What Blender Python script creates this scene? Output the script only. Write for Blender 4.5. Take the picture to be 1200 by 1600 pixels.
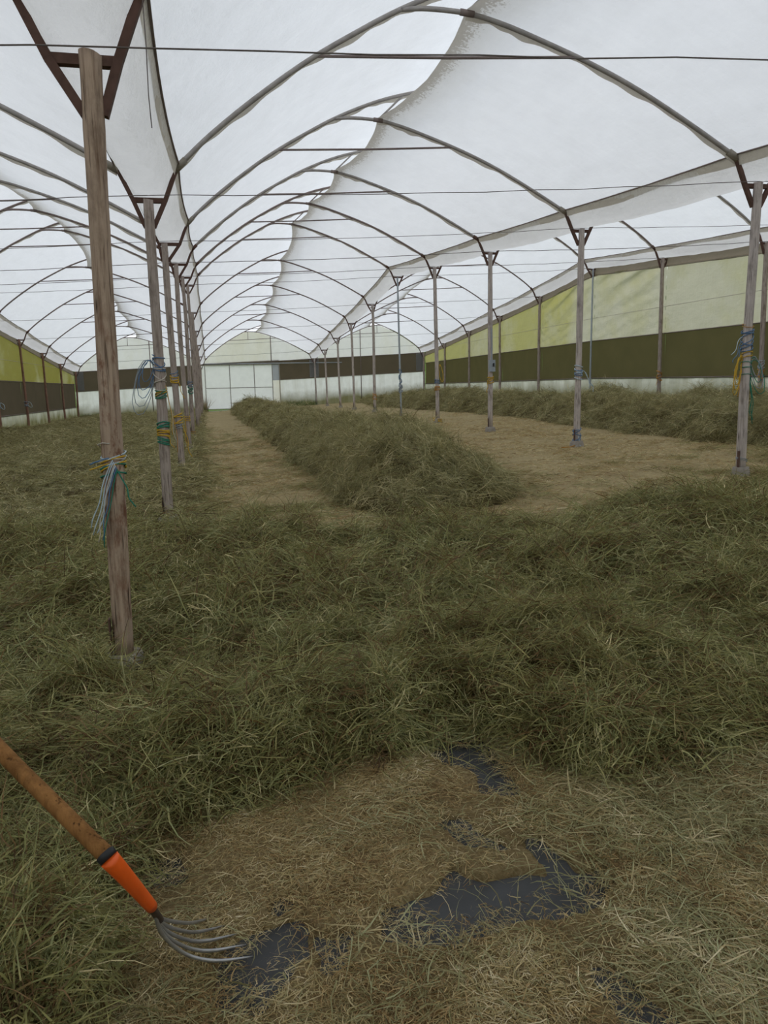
import bpy, math, random
import numpy as np
from mathutils import Vector, Matrix

for o in list(bpy.data.objects):
    bpy.data.objects.remove(o, do_unlink=True)
SC = bpy.context.scene
COL = SC.collection
random.seed(7)
RNG = np.random.default_rng(11)

# ------------------------------------------------------------------ camera
cam_d = bpy.data.cameras.new('camera')
cam = bpy.data.objects.new('camera', cam_d)
COL.objects.link(cam)
yaw, pitch, roll = 0.21597, 0.15774, 0.02152
cy, sy, cp, sp, cr, sr = math.cos(yaw), math.sin(yaw), math.cos(pitch), math.sin(pitch), math.cos(roll), math.sin(roll)
x0 = Vector((cy, -sy, 0)); y0 = Vector((sy, cy, 0)); zz = Vector((0, 0, 1))
fwd = cp * y0 - sp * zz
u0 = sp * y0 + cp * zz
rt = cr * x0 - sr * u0
up = sr * x0 + cr * u0
m3 = Matrix((rt, up, -fwd)).transposed()
cam.matrix_world = Matrix.Translation((0, 0, 1.6)) @ m3.to_4x4()
cam_d.sensor_fit = 'AUTO'
cam_d.sensor_width = 36
cam_d.lens = 27.0
cam_d.clip_start = 0.05
cam_d.clip_end = 600
SC.camera = cam

# ------------------------------------------------------------------ sky: even overcast
SKY = 1.0
w = bpy.data.worlds.new('overcast_sky')
SC.world = w
w.use_nodes = True
nt = w.node_tree
nt.nodes.clear()
tc = nt.nodes.new('ShaderNodeTexCoord')
sep = nt.nodes.new('ShaderNodeSeparateXYZ')
rmp = nt.nodes.new('ShaderNodeValToRGB')
rmp.color_ramp.elements[0].position = 0.0
rmp.color_ramp.elements[0].color = (0.82, 0.86, 0.91, 1)
rmp.color_ramp.elements[1].position = 1.0
rmp.color_ramp.elements[1].color = (1.0, 1.035, 1.09, 1)
bg = nt.nodes.new('ShaderNodeBackground')
bg.inputs['Strength'].default_value = SKY
wo = nt.nodes.new('ShaderNodeOutputWorld')
nt.links.new(tc.outputs['Generated'], sep.inputs[0])
nt.links.new(sep.outputs['Z'], rmp.inputs[0])
nt.links.new(rmp.outputs[0], bg.inputs['Color'])
nt.links.new(bg.outputs[0], wo.inputs[0])

SC.view_settings.view_transform = 'Standard'
SC.view_settings.look = 'None'
SC.view_settings.gamma = 1.0
SC.view_settings.use_curve_mapping = False
SC.view_settings.exposure = 0.50
SC.cycles.use_denoising = True
SC.cycles.adaptive_threshold = 0.045
SC.cycles.max_bounces = 5
SC.cycles.diffuse_bounces = 4
SC.cycles.transparent_max_bounces = 12

# ------------------------------------------------------------------ layout of the greenhouse
XL, XR, XW, XLL = -0.5365, 6.6844, 13.9523, -8.1241     # the four post rows
S, Y1, GX, GY, G2, SH = 4.6684, 4.3589, 0.0404, 0.0136, -0.0487, -0.0532
ZT = [3.320, 3.726, 4.111, 4.515, 4.885, 5.277, 4.830, 4.467, 4.106, 3.740, 3.440]
T0, T1 = -0.5, 11.0

def tt(x, y): return (y - SH * x - Y1) / S + 1
def gz(x, y):
    t = (y - SH * x - Y1) / S + 1
    return GX * x + GY * y + G2 * np.maximum(0, t - 6)
def yy(t, x): return Y1 + S * (t - 1) + SH * x
def zf(t):
    if t <= 1: return ZT[0] + 0.22 * (t - 1)
    if t >= 11: return ZT[10] + (t - 11) * -0.3
    i = int(t); f = t - i
    return ZT[i - 1] * (1 - f) + ZT[min(i, 10)] * f
def zt(t, x): return zf(t) + GX * x

# ------------------------------------------------------------------ mesh helpers
class MB:
    def __init__(s): s.v = []; s.f = []; s.mi = []
    def tube(s, path, r, n=8, cap=True, sq=False):
        path = [Vector(p) for p in path]
        rs = r if isinstance(r, (list, tuple)) else [r] * len(path)
        b = len(s.v)
        t0 = (path[1] - path[0]).normalized()
        a = Vector((0, 0, 1)) if abs(t0.z) < 0.9 else Vector((1, 0, 0))
        nrm = t0.cross(a).normalized()
        for i, p in enumerate(path):
            if i == 0: t = t0
            elif i == len(path) - 1: t = (path[i] - path[i - 1]).normalized()
            else: t = (path[i + 1] - path[i - 1]).normalized()
            nrm = (nrm - t * nrm.dot(t))
            if nrm.length < 1e-6: nrm = t.orthogonal()
            nrm.normalize()
            bn = t.cross(nrm)
            for k in range(n):
                ang = 2 * math.pi * (k + 0.5) / n
                s.v.append(p + (nrm * math.cos(ang) + bn * math.sin(ang)) * rs[i])
        for i in range(len(path) - 1):
            for k in range(n):
                k2 = (k + 1) % n
                s.f.append((b + i * n + k, b + i * n + k2, b + (i + 1) * n + k2, b + (i + 1) * n + k))
        if cap:
            s.f.append(tuple(b + k for k in reversed(range(n))))
            e = b + (len(path) - 1) * n
            s.f.append(tuple(e + k for k in range(n)))
        return s
    def bar(s, p, q, wx, wy, side=None):
        p, q = Vector(p), Vector(q)
        t = (q - p).normalized()
        sd = Vector(side) if side else Vector((0, 1, 0))
        sd = (sd - t * sd.dot(t)).normalized()
        o = t.cross(sd)
        b = len(s.v)
        for c in (p, q):
            for i, j in ((-1, -1), (1, -1), (1, 1), (-1, 1)):
                s.v.append(c + sd * (i * wx / 2) + o * (j * wy / 2))
        s.f += [(b, b + 3, b + 2, b + 1), (b + 4, b + 5, b + 6, b + 7)]
        for k in range(4):
            k2 = (k + 1) % 4
            s.f.append((b + k, b + k2, b + 4 + k2, b + 4 + k))
        return s
    def grid(s, fn, nu, nv):
        b = len(s.v)
        for i in range(nu + 1):
            for j in range(nv + 1):
                s.v.append(Vector(fn(i / nu, j / nv)))
        for i in range(nu):
            for j in range(nv):
                a = b + i * (nv + 1) + j
                s.f.append((a, a + nv + 1, a + nv + 2, a + 1))
        return s
    def build(s, name, mat, parent=None, smooth=True, org=None):
        me = bpy.data.meshes.new(name)
        off = Vector(org) if org is not None else Vector((0, 0, 0))
        me.from_pydata([tuple(v - off) for v in s.v], [], s.f)
        if smooth:
            me.polygons.foreach_set('use_smooth', [True] * len(me.polygons))
        me.materials.append(mat)
        me.update()
        o = bpy.data.objects.new(name, me)
        COL.objects.link(o)
        if parent is not None:
            o.parent = parent
        return o

def tag(o, label=None, cat=None, group=None, kind=None):
    if label: o['label'] = label
    if cat: o['category'] = cat
    if group: o['group'] = group
    if kind: o['kind'] = kind
    return o
def empty(name, loc=(0, 0, 0)):
    o = bpy.data.objects.new(name, None)
    o.empty_display_size = 0.1
    COL.objects.link(o)
    o.location = loc
    return o
def attr(o, name, vals):
    a = o.data.attributes.new(name, 'FLOAT', 'POINT')
    a.data.foreach_set('value', np.asarray(vals, dtype=np.float32))

def catmull(pts, n):
    pts = [np.array(p, float) for p in pts]
    P = [2 * pts[0] - pts[1]] + pts + [2 * pts[-1] - pts[-2]]
    out = []
    for i in range(1, len(P) - 2):
        for k in range(n):
            t = k / n
            a, b, c, d = P[i - 1], P[i], P[i + 1], P[i + 2]
            out.append(0.5 * ((2 * b) + (-a + c) * t + (2 * a - 5 * b + 4 * c - d) * t * t + (-a + 3 * b - 3 * c + d) * t ** 3))
    out.append(pts[-1])
    return [tuple(map(float, o)) for o in out]

# value noise (numpy)
_perm = RNG.random((256, 256))
def vnoise(x, y):
    xi = np.floor(x).astype(int); yi = np.floor(y).astype(int)
    fx = x - xi; fy = y - yi
    fx = fx * fx * (3 - 2 * fx); fy = fy * fy * (3 - 2 * fy)
    g = lambda a, b: _perm[a & 255, b & 255]
    return (g(xi, yi) * (1 - fx) + g(xi + 1, yi) * fx) * (1 - fy) + (g(xi, yi + 1) * (1 - fx) + g(xi + 1, yi + 1) * fx) * fy
def fbm(x, y, o=4):
    s = 0; a = 1; t = 0
    for k in range(o):
        s = s + a * vnoise(x * 2 ** k + 17.3 * k, y * 2 ** k + 5.1 * k); t += a; a *= 0.5
    return s / t
def sstep(a, b, x):
    t = np.clip((x - a) / (b - a), 0, 1)
    return t * t * (3 - 2 * t)

# ------------------------------------------------------------------ materials
class NT:
    def __init__(s, name):
        s.m = bpy.data.materials.new(name); s.m.use_nodes = True
        s.t = s.m.node_tree; s.t.nodes.clear()
        s.out = s.t.nodes.new('ShaderNodeOutputMaterial')
    def n(s, typ, **kw):
        nd = s.t.nodes.new(typ)
        for k, v in kw.items():
            if k in nd.inputs: s.put(nd.inputs[k], v)
            else: setattr(nd, k, v)
        return nd
    def put(s, sock, v):
        if isinstance(v, bpy.types.NodeSocket): s.t.links.new(v, sock)
        else:
            if hasattr(sock.default_value, '__len__') and len(sock.default_value) == 4 and len(v) == 3: v = (*v, 1)
            sock.default_value = v
    def coord(s, kind='Object', scale=(1, 1, 1)):
        tcn = s.n('ShaderNodeTexCoord')
        mp = s.n('ShaderNodeMapping', Scale=scale)
        s.t.links.new(tcn.outputs[kind], mp.inputs['Vector'])
        return mp.outputs[0]
    def geo(s, scale=(1, 1, 1)):
        g = s.n('ShaderNodeNewGeometry')
        mp = s.n('ShaderNodeMapping', Scale=scale)
        s.t.links.new(g.outputs['Position'], mp.inputs['Vector'])
        return mp.outputs[0]
    def noise(s, vec, scale=5, detail=4, rough=0.55):
        nd = s.n('ShaderNodeTexNoise', Scale=scale, Detail=detail, Roughness=rough)
        s.t.links.new(vec, nd.inputs['Vector'])
        return nd.outputs['Fac']
    def ramp(s, fac, stops, interp='LINEAR'):
        nd = s.n('ShaderNodeValToRGB')
        el = nd.color_ramp.elements
        nd.color_ramp.interpolation = interp
        while len(el) < len(stops): el.new(0.5)
        for e, (p, c) in zip(el, stops):
            e.position = p
            e.color = (*c, 1) if not isinstance(c, (int, float)) else (c, c, c, 1)
        s.t.links.new(fac, nd.inputs[0])
        return nd.outputs[0]
    def mix(s, fac, a, b, mode='MIX'):
        nd = s.n('ShaderNodeMix', data_type='RGBA', blend_type=mode)
        s.put(nd.inputs[0], fac); s.put(nd.inputs[6], a); s.put(nd.inputs[7], b)
        return nd.outputs[2]
    def math(s, op, a, b=0.0):
        nd = s.n('ShaderNodeMath', operation=op)
        s.put(nd.inputs[0], a); s.put(nd.inputs[1], b)
        return nd.outputs[0]
    def bump(s, h, strength=0.3, dist=0.02):
        nd = s.n('ShaderNodeBump', Strength=strength, Distance=dist)
        s.t.links.new(h, nd.inputs['Height'])
        return nd.outputs[0]
    def attrib(s, name):
        return s.n('ShaderNodeAttribute', attribute_name=name).outputs['Fac']
    def principled(s, color, rough=0.7, metal=0.0, normal=None, spec=0.3):
        b = s.n('ShaderNodeBsdfPrincipled')
        s.put(b.inputs['Base Color'], color); s.put(b.inputs['Roughness'], rough)
        b.inputs['Metallic'].default_value = metal
        b.inputs['Specular IOR Level'].default_value = spec
        if normal is not None: s.t.links.new(normal, b.inputs['Normal'])
        return b.outputs[0]
    def done(s, shader):
        s.t.links.new(shader, s.out.inputs['Surface'])
        return s.m

def mat_plain(name, c, rough=0.6, metal=0.0, var=0.25, scale=12, spec=0.3):
    k = NT(name)
    n = k.noise(k.coord('Object'), scale, 4)
    col = k.mix(n, tuple(x * (1 - var) for x in c), tuple(min(1, x * (1 + var)) for x in c))
    return k.done(k.principled(col, rough, metal, k.bump(n, 0.15, 0.01), spec))

def mat_wood(name, base, dark, stain=None):
    k = NT(name)
    v = k.coord('Object', (22, 22, 1.1))
    g = k.noise(v, 2.2, 6, 0.65)
    col = k.ramp(g, [(0.28, dark), (0.5, base), (0.75, tuple(min(1, x * 1.25) for x in base))])
    blot = k.noise(k.coord('Object', (6, 6, 3)), 2.0, 5, 0.6)
    col = k.mix(k.ramp(blot, [(0.5, 0.0), (0.72, 0.55)]), col, tuple(x * 0.55 for x in dark))
    if stain:
        tcn = k.n('ShaderNodeTexCoord'); sx = k.n('ShaderNodeSeparateXYZ')
        k.t.links.new(tcn.outputs['Object'], sx.inputs[0])
        zr = k.ramp(k.math('DIVIDE', sx.outputs['Z'], 3.5), [(0.0, 0.35), (0.2, 0.5), (0.36, 0.95), (0.5, 0.7), (0.58, 0.0)])
        st = k.noise(k.coord('Object', (7, 7, 2.6)), 2.4, 5, 0.7)
        fac = k.math('MULTIPLY', k.ramp(st, [(0.48, 0.0), (0.62, 1.0)]), zr)
        col = k.mix(fac, col, stain)
    crack = k.noise(k.coord('Object', (40, 40, 1.6)), 1.6, 3, 0.5)
    cr_ = k.ramp(crack, [(0.30, 0.0), (0.38, 1.0)])
    col = k.mix(cr_, tuple(x * 0.3 for x in dark), col)
    return k.done(k.principled(col, 0.85, 0, k.bump(crack, 0.5, 0.02), 0.15))

def mat_film(name, tr, df, wrinkle=0.25, dirt=0.0, green=None, gpos=(0.45, 0.75), fac=0.35, gscale=0.6, gstretch=(1, 1, 1), base_algae=False, ygrad=0.0, streak=0.4):
    """translucent polythene: mostly lets diffuse light through"""
    k = NT(name)
    pos = k.geo()
    big = k.noise(k.geo((0.5, 0.5, 0.5)), 1.0, 3)
    ct = k.mix(big, tuple(x * 0.96 for x in tr), tr)
    if green:
        gn = k.noise(k.geo(gstretch), gscale, 5, 0.6)
        if ygrad:
            sx_ = k.n('ShaderNodeSeparateXYZ'); k.t.links.new(k.geo(), sx_.inputs[0])
            gn = k.math('ADD', gn, k.math('MULTIPLY', k.math('SUBTRACT', sx_.outputs['Y'], 26.0), ygrad))
        gf = k.ramp(gn, [(gpos[0], 0.0), (gpos[1], 1.0)])
        ct = k.mix(gf, ct, green)
    if base_algae:
        h = k.attrib('height')
        an = k.noise(k.geo((0.8, 0.8, 0.5)), 1.4, 4, 0.6)
        af = k.ramp(k.math('ADD', h, k.math('MULTIPLY', k.math('SUBTRACT', an, 0.5), 0.9)), [(0.28, 0.97), (1.0, 0.0)])
        ct = k.mix(af, ct, (0.16, 0.15, 0.05))
        st = k.noise(k.geo((1.6, 1.6, 0.25)), 1.8, 4, 0.6)
        ct = k.mix(k.ramp(st, [(0.45, 0.0), (0.8, streak)]), ct, (0.42, 0.40, 0.27))
    if dirt > 0:
        e = k.attrib('edge')
        sp_ = k.noise(k.geo((9, 9, 9)), 2.4, 3, 0.75)
        f1 = k.ramp(e, [(0.0, 0.36), (0.14, 0.22), (0.34, 0.0)])
        th = k.math('ADD', sp_, f1)
        spk = k.math('MULTIPLY', k.ramp(th, [(0.64, 0.0), (0.70, dirt)]), k.ramp(e, [(0.0, 1.0), (0.22, 0.9), (0.42, 0.0)]))
        ct = k.mix(spk, ct, (0.18, 0.15, 0.12))
        haze = k.ramp(e, [(0.0, 0.50), (0.7, 0.0)])
        ct = k.mix(haze, ct, (0.62, 0.58, 0.50))
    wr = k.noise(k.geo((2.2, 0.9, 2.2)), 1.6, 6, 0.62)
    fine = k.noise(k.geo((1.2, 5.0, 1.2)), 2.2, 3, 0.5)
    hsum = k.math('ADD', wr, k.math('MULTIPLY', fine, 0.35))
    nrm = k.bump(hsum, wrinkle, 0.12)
    wv = k.ramp(hsum, [(0.38, 0.90), (0.92, 1.0)])  # wrinkle shading put into the film colour, dents darker
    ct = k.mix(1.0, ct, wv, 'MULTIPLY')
    a = k.n('ShaderNodeBsdfTranslucent', Color=ct); k.t.links.new(nrm, a.inputs['Normal'])
    d = k.n('ShaderNodeBsdfDiffuse', Color=ct if base_algae else df); k.t.links.new(nrm, d.inputs['Normal'])
    mx = k.n('ShaderNodeMixShader'); mx.inputs[0].default_value = fac
    k.t.links.new(a.outputs[0], mx.inputs[1]); k.t.links.new(d.outputs[0], mx.inputs[2])
    gl = k.n('ShaderNodeBsdfGlossy', Roughness=0.28); k.t.links.new(nrm, gl.inputs['Normal'])
    m2 = k.n('ShaderNodeMixShader'); m2.inputs[0].default_value = 0.03
    k.t.links.new(mx.outputs[0], m2.inputs[1]); k.t.links.new(gl.outputs[0], m2.inputs[2])
    return k.done(m2.outputs[0])

def mat_net(name, c, see=0.25):
    k = NT(name)
    n = k.noise(k.geo((1, 1, 1)), 1.3, 4)
    col = k.mix(n, tuple(x * 0.8 for x in c), tuple(x * 1.15 for x in c))
    a = k.n('ShaderNodeBsdfTranslucent', Color=col)
    d = k.n('ShaderNodeBsdfDiffuse', Color=col)
    mx = k.n('ShaderNodeMixShader'); mx.inputs[0].default_value = 0.5
    k.t.links.new(a.outputs[0], mx.inputs[1]); k.t.links.new(d.outputs[0], mx.inputs[2])
    t = k.n('ShaderNodeBsdfTransparent')
    m2 = k.n('ShaderNodeMixShader'); m2.inputs[0].default_value = see
    k.t.links.new(mx.outputs[0], m2.inputs[1]); k.t.links.new(t.outputs[0], m2.inputs[2])
    return k.done(m2.outputs[0])

def mat_blades(name, stops, patch=None, transl=0.25):
    k = NT(name)
    oi = k.n('ShaderNodeObjectInfo')
    ti = k.attrib('tint')
    loc = k.noise(k.geo((1, 1, 1)), 4.5, 3, 0.6)
    f = k.math('ADD', k.math('MULTIPLY', ti, 0.72), k.math('ADD', k.math('MULTIPLY', k.math('SUBTRACT', loc, 0.52), 1.25), k.math('MULTIPLY', oi.outputs['Random'], 0.26)))
    col = k.ramp(f, stops)
    if patch:
        big = k.noise(k.geo((0.9, 0.9, 0.9)), 1.1, 4, 0.6)
        col = k.mix(k.ramp(big, [(0.35, 0.0), (0.75, 0.75)]), col, patch, 'MULTIPLY')
    d = k.principled(col, 0.6, 0, None, 0.25)
    a = k.n('ShaderNodeBsdfTranslucent', Color=col)
    mx = k.n('ShaderNodeMixShader'); mx.inputs[0].default_value = transl
    k.t.links.new(d, mx.inputs[1]); k.t.links.new(a.outputs[0], mx.inputs[2])
    return k.done(mx.outputs[0])

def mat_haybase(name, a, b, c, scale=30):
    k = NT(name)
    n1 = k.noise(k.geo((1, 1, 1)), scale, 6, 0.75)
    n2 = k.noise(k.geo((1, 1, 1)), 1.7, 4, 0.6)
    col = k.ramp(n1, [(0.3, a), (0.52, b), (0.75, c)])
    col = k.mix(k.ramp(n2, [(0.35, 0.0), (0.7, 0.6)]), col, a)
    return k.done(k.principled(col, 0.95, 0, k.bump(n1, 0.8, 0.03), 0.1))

M = {}
M['wood'] = mat_wood('weathered_grey_wood', (0.40, 0.335, 0.295), (0.20, 0.15, 0.12))
M['wood_pale'] = mat_wood('silvered_wood', (0.50, 0.44, 0.41), (0.27, 0.225, 0.20))
M['wood_near'] = mat_wood('stained_brown_wood', (0.40, 0.30, 0.225), (0.19, 0.12, 0.08), stain=(0.13, 0.035, 0.010))
M['wood_red'] = mat_wood('reddish_brown_wood', (0.27, 0.155, 0.11), (0.13, 0.065, 0.045))
M['rust'] = mat_plain('rusted_steel', (0.11, 0.062, 0.048), 0.85, 0.0, 0.5, 18)
M['pipe'] = mat_plain('dull_galvanised_pipe', (0.33, 0.305, 0.285), 0.65, 0.1, 0.4, 9)
M['pipe_dark'] = mat_plain('rust_brown_pipe', (0.21, 0.165, 0.15), 0.75, 0.0, 0.35, 9)
M['zinc'] = mat_plain('blue_grey_zinc', (0.38, 0.42, 0.46), 0.5, 0.3, 0.2, 9)
M['wire'] = mat_plain('rusty_wire', (0.17, 0.145, 0.135), 0.7, 0.1, 0.3, 30)
M['concrete'] = mat_plain('grey_concrete', (0.30, 0.27, 0.235), 0.95, 0, 0.35, 14)
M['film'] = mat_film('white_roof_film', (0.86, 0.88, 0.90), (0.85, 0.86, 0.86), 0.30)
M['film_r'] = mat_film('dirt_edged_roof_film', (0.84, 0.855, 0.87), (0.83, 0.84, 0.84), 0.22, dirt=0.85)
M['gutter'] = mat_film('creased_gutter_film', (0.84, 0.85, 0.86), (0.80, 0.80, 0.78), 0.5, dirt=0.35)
M['flap'] = mat_film('cream_film_flap', (0.62, 0.58, 0.50), (0.55, 0.50, 0.42), 0.4)
M['skirt'] = mat_film('white_skirt_film', (0.97, 0.98, 0.93), (0.80, 0.81, 0.76), 0.3, base_algae=True, fac=0.2)
M['door_film'] = mat_film('clean_door_film', (0.97, 0.98, 0.94), (0.84, 0.86, 0.82), 0.10, fac=0.2)
M['gable'] = mat_film('pale_gable_film', (0.97, 0.96, 0.93), (0.85, 0.85, 0.80), 0.25, fac=0.2, green=(0.86, 0.83, 0.68), gpos=(0.45, 0.85), gstretch=(1, 1, 0.3))
M['gable_alg'] = mat_film('algae_gable_film', (0.95, 0.93, 0.84), (0.82, 0.81, 0.71), 0.25, fac=0.2, green=(0.80, 0.75, 0.56), gpos=(0.42, 0.78), gstretch=(1, 1, 0.3))
M['curt_r'] = mat_film('pale_green_curtain', (0.72, 0.69, 0.53), (0.48, 0.47, 0.36), 0.3, fac=0.25, green=(0.55, 0.52, 0.17), gpos=(0.46, 0.74), gstretch=(1, 0.55, 0.5), ygrad=0.016)
M['skirt_side'] = mat_film('stained_skirt_film', (0.82, 0.82, 0.72), (0.70, 0.70, 0.62), 0.4, base_algae=True, fac=0.2, streak=0.8)
M['curt_l'] = mat_film('olive_curtain', (0.36, 0.33, 0.08), (0.26, 0.24, 0.06), 0.3, green=(0.62, 0.60, 0.36), gpos=(0.50, 0.74), gscale=0.5, gstretch=(1, 0.6, 0.9))
M['brownfilm'] = mat_film('brown_edge_film', (0.30, 0.25, 0.19), (0.26, 0.21, 0.16), 0.35)
M['net_r'] = mat_net('olive_shade_net', (0.120, 0.096, 0.045), 0.07)
M['net_e'] = mat_net('brown_shade_net', (0.115, 0.088, 0.062), 0.03)
M['net_l'] = mat_net('dark_brown_shade_net', (0.105, 0.080, 0.058), 0.03)
M['greyfilm'] = mat_film('grey_patch_film', (0.42, 0.44, 0.46), (0.35, 0.36, 0.37), 0.3)
M['sheet'] = mat_plain('black_ground_sheet', (0.042, 0.043, 0.044), 0.55, 0, 0.4, 14, 0.35)
M['grass'] = mat_haybase('meadow_grass', (0.0400, 0.0700, 0.0120), (0.0900, 0.1400, 0.0250), (0.1400, 0.2000, 0.0400), 6)
M['chaff'] = mat_haybase('straw_chaff', (0.16, 0.11, 0.05), (0.33, 0.245, 0.12), (0.54, 0.43, 0.235), 60)
M['chaff_far'] = mat_haybase('trodden_chaff', (0.26, 0.20, 0.10), (0.40, 0.32, 0.17), (0.54, 0.44, 0.25), 16)
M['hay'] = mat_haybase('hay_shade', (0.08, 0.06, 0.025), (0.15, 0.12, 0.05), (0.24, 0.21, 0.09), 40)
HAY_STOPS = [(0.0, (0.09, 0.055, 0.024)), (0.15, (0.26, 0.155, 0.068)), (0.28, (0.19, 0.175, 0.070)), (0.43, (0.34, 0.335, 0.125)), (0.56, (0.23, 0.255, 0.105)), (0.70, (0.50, 0.45, 0.20)), (0.84, (0.30, 0.33, 0.155)), (1.0, (0.86, 0.75, 0.44))]
M['b_hay'] = mat_blades('hay_blades', HAY_STOPS, patch=(0.74, 0.66, 0.54))
M['b_dry'] = mat_blades('dry_hay_blades', [(0.0, (0.12, 0.085, 0.038)), (0.2, (0.25, 0.215, 0.09)), (0.42, (0.40, 0.37, 0.17)), (0.6, (0.32, 0.32, 0.165)), (0.8, (0.60, 0.52, 0.28)), (1.0, (0.88, 0.78, 0.49))], patch=(0.80, 0.74, 0.62))
M['b_straw'] = mat_blades('straw_bits', [(0.0, (0.22, 0.13, 0.055)), (0.2, (0.42, 0.28, 0.125)), (0.4, (0.56, 0.43, 0.21)), (0.58, (0.40, 0.36, 0.18)), (0.78, (0.66, 0.53, 0.29)), (1.0, (0.85, 0.76, 0.54))], patch=(0.88, 0.82, 0.72))
M['b_green'] = mat_blades('grey_green_straw', [(0.0, (0.20, 0.155, 0.070)), (0.3, (0.33, 0.32, 0.155)), (0.55, (0.42, 0.42, 0.235)), (0.75, (0.50, 0.40, 0.21)), (1.0, (0.82, 0.72, 0.48))], patch=(0.82, 0.76, 0.64))
M['b_weed'] = mat_blades('weed_blades', [(0.0, (0.03, 0.06, 0.012)), (0.6, (0.08, 0.14, 0.03)), (1.0, (0.16, 0.20, 0.06))])
M['b_dead'] = mat_blades('dead_stalks', [(0.0, (0.25, 0.18, 0.09)), (1.0, (0.45, 0.36, 0.22))])
for nm, c in (('blue', (0.10, 0.19, 0.33)), ('pale', (0.45, 0.55, 0.62)), ('yellow', (0.55, 0.34, 0.035)), ('green', (0.03, 0.20, 0.13)), ('white', (0.55, 0.50, 0.44)), ('orange', (0.50, 0.26, 0.06)), ('grey', (0.28, 0.32, 0.36))):
    M['tw_' + nm] = mat_plain(nm + '_twine', c, 0.7, 0, 0.3, 40)
M['fork_wood'] = mat_wood('honey_ash_wood', (0.26, 0.125, 0.042), (0.16, 0.070, 0.020))
M['fork_orange'] = mat_plain('orange_plastic', (0.92, 0.125, 0.010), 0.42, 0, 0.12, 20, 0.5)
M['fork_black'] = mat_plain('black_collar', (0.02, 0.02, 0.022), 0.5, 0, 0.2, 20)
M['steel'] = mat_plain('worn_tine_steel', (0.42, 0.42, 0.43), 0.38, 0.75, 0.25, 25)
M['steel_dark'] = mat_plain('dark_neck_steel', (0.10, 0.075, 0.06), 0.5, 0.5, 0.3, 25)
M['box'] = mat_plain('grey_box_plastic', (0.30, 0.34, 0.38), 0.5, 0, 0.1, 20)

# ------------------------------------------------------------------ floor and outside ground
def heightmesh(name, xs, ys, zfn, mat, mask=None, parent=None):
    X, Y = np.meshgrid(xs, ys, indexing='ij')
    Z = zfn(X, Y)
    nx, ny = X.shape
    V = np.stack([X, Y, Z], -1).reshape(-1, 3)
    idx = np.arange(nx * ny).reshape(nx, ny)
    F = np.stack([idx[:-1, :-1], idx[1:, :-1], idx[1:, 1:], idx[:-1, 1:]], -1).reshape(-1, 4)
    if mask is not None:
        mk = mask(X, Y).reshape(-1)
        F = F[mk[F].any(1)]
        used = np.unique(F); rem = -np.ones(len(V), int); rem[used] = np.arange(len(used))
        V = V[used]; F = rem[F]
    me = bpy.data.meshes.new(name)
    me.vertices.add(len(V)); me.vertices.foreach_set('co', V.astype(np.float32).ravel())
    me.loops.add(F.size); me.loops.foreach_set('vertex_index', F.astype(np.int32).ravel())
    me.polygons.add(len(F)); me.polygons.foreach_set('loop_start', np.arange(0, F.size, 4, dtype=np.int32))
    me.update(calc_edges=True); me.validate()
    me.polygons.foreach_set('use_smooth', [True] * len(me.polygons))
    me.materials.append(mat)
    o = bpy.data.objects.new(name, me); COL.objects.link(o)
    if parent is not None: o.parent = parent
    return o, V

YF = yy(T0, 3)      # front end of the house
floor, _ = heightmesh('floor', np.linspace(-8.6, 14.4, 24), np.linspace(-4.5, 52.2, 58), lambda x, y: gz(x, y) - 0.006, M['sheet'])
tag(floor, kind='structure')
def zout(x, y):  # outer hills are made up, raised to block bright sky behind the nets
    z = gz(np.clip(x, -9, 15), np.clip(y, -6, 52)) - 0.12
    z = z + 1.3 * sstep(15.2, 19, x) + 5.5 * sstep(19, 48, x) + 0.3 * (fbm(x * 0.15, y * 0.15, 3) - 0.5) * sstep(14.8, 18, x)
    return z + 6.0 * sstep(-12, -45, x) + 6.5 * sstep(56, 96, y)
xs = np.concatenate([np.linspace(-60, -9, 18), np.linspace(-8, 14.6, 12), np.linspace(15, 26, 23), np.linspace(28, 70, 15)])
ground, _ = heightmesh('ground', xs, np.linspace(-40, 110, 76), zout, M['grass'])
tag(ground, kind='structure')

# ------------------------------------------------------------------ roof: arches and films
PL = [(0.30, 0.29), (0.69, 0.63), (1.19, 1.00), (1.76, 1.37), (2.32, 1.67), (2.80, 1.90), (3.30, 2.09), (3.75, 2.22), (4.30, 2.33)]
PR = [(2.80, 1.90), (3.10, 1.91), (3.54, 1.87), (3.9, 1.78), (4.3, 1.64), (5.0, 1.36), (5.63, 1.06), (6.3, 0.68), (6.92, 0.30)]
CL, CR = catmull(PL, 5), catmull(PR, 5)
BAYS = {'left': (XLL, XL - XLL, False), 'middle': (XL, XR - XL, False), 'right': (XR, XW - XR, True)}
def bay_pt(bay, t, x, z):
    xo, span, mir = BAYS[bay]
    if mir: x = 7.2209 - x
    X = xo + x * span / 7.2209
    return Vector((X, yy(t, X), zt(t, X) + z))

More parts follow.
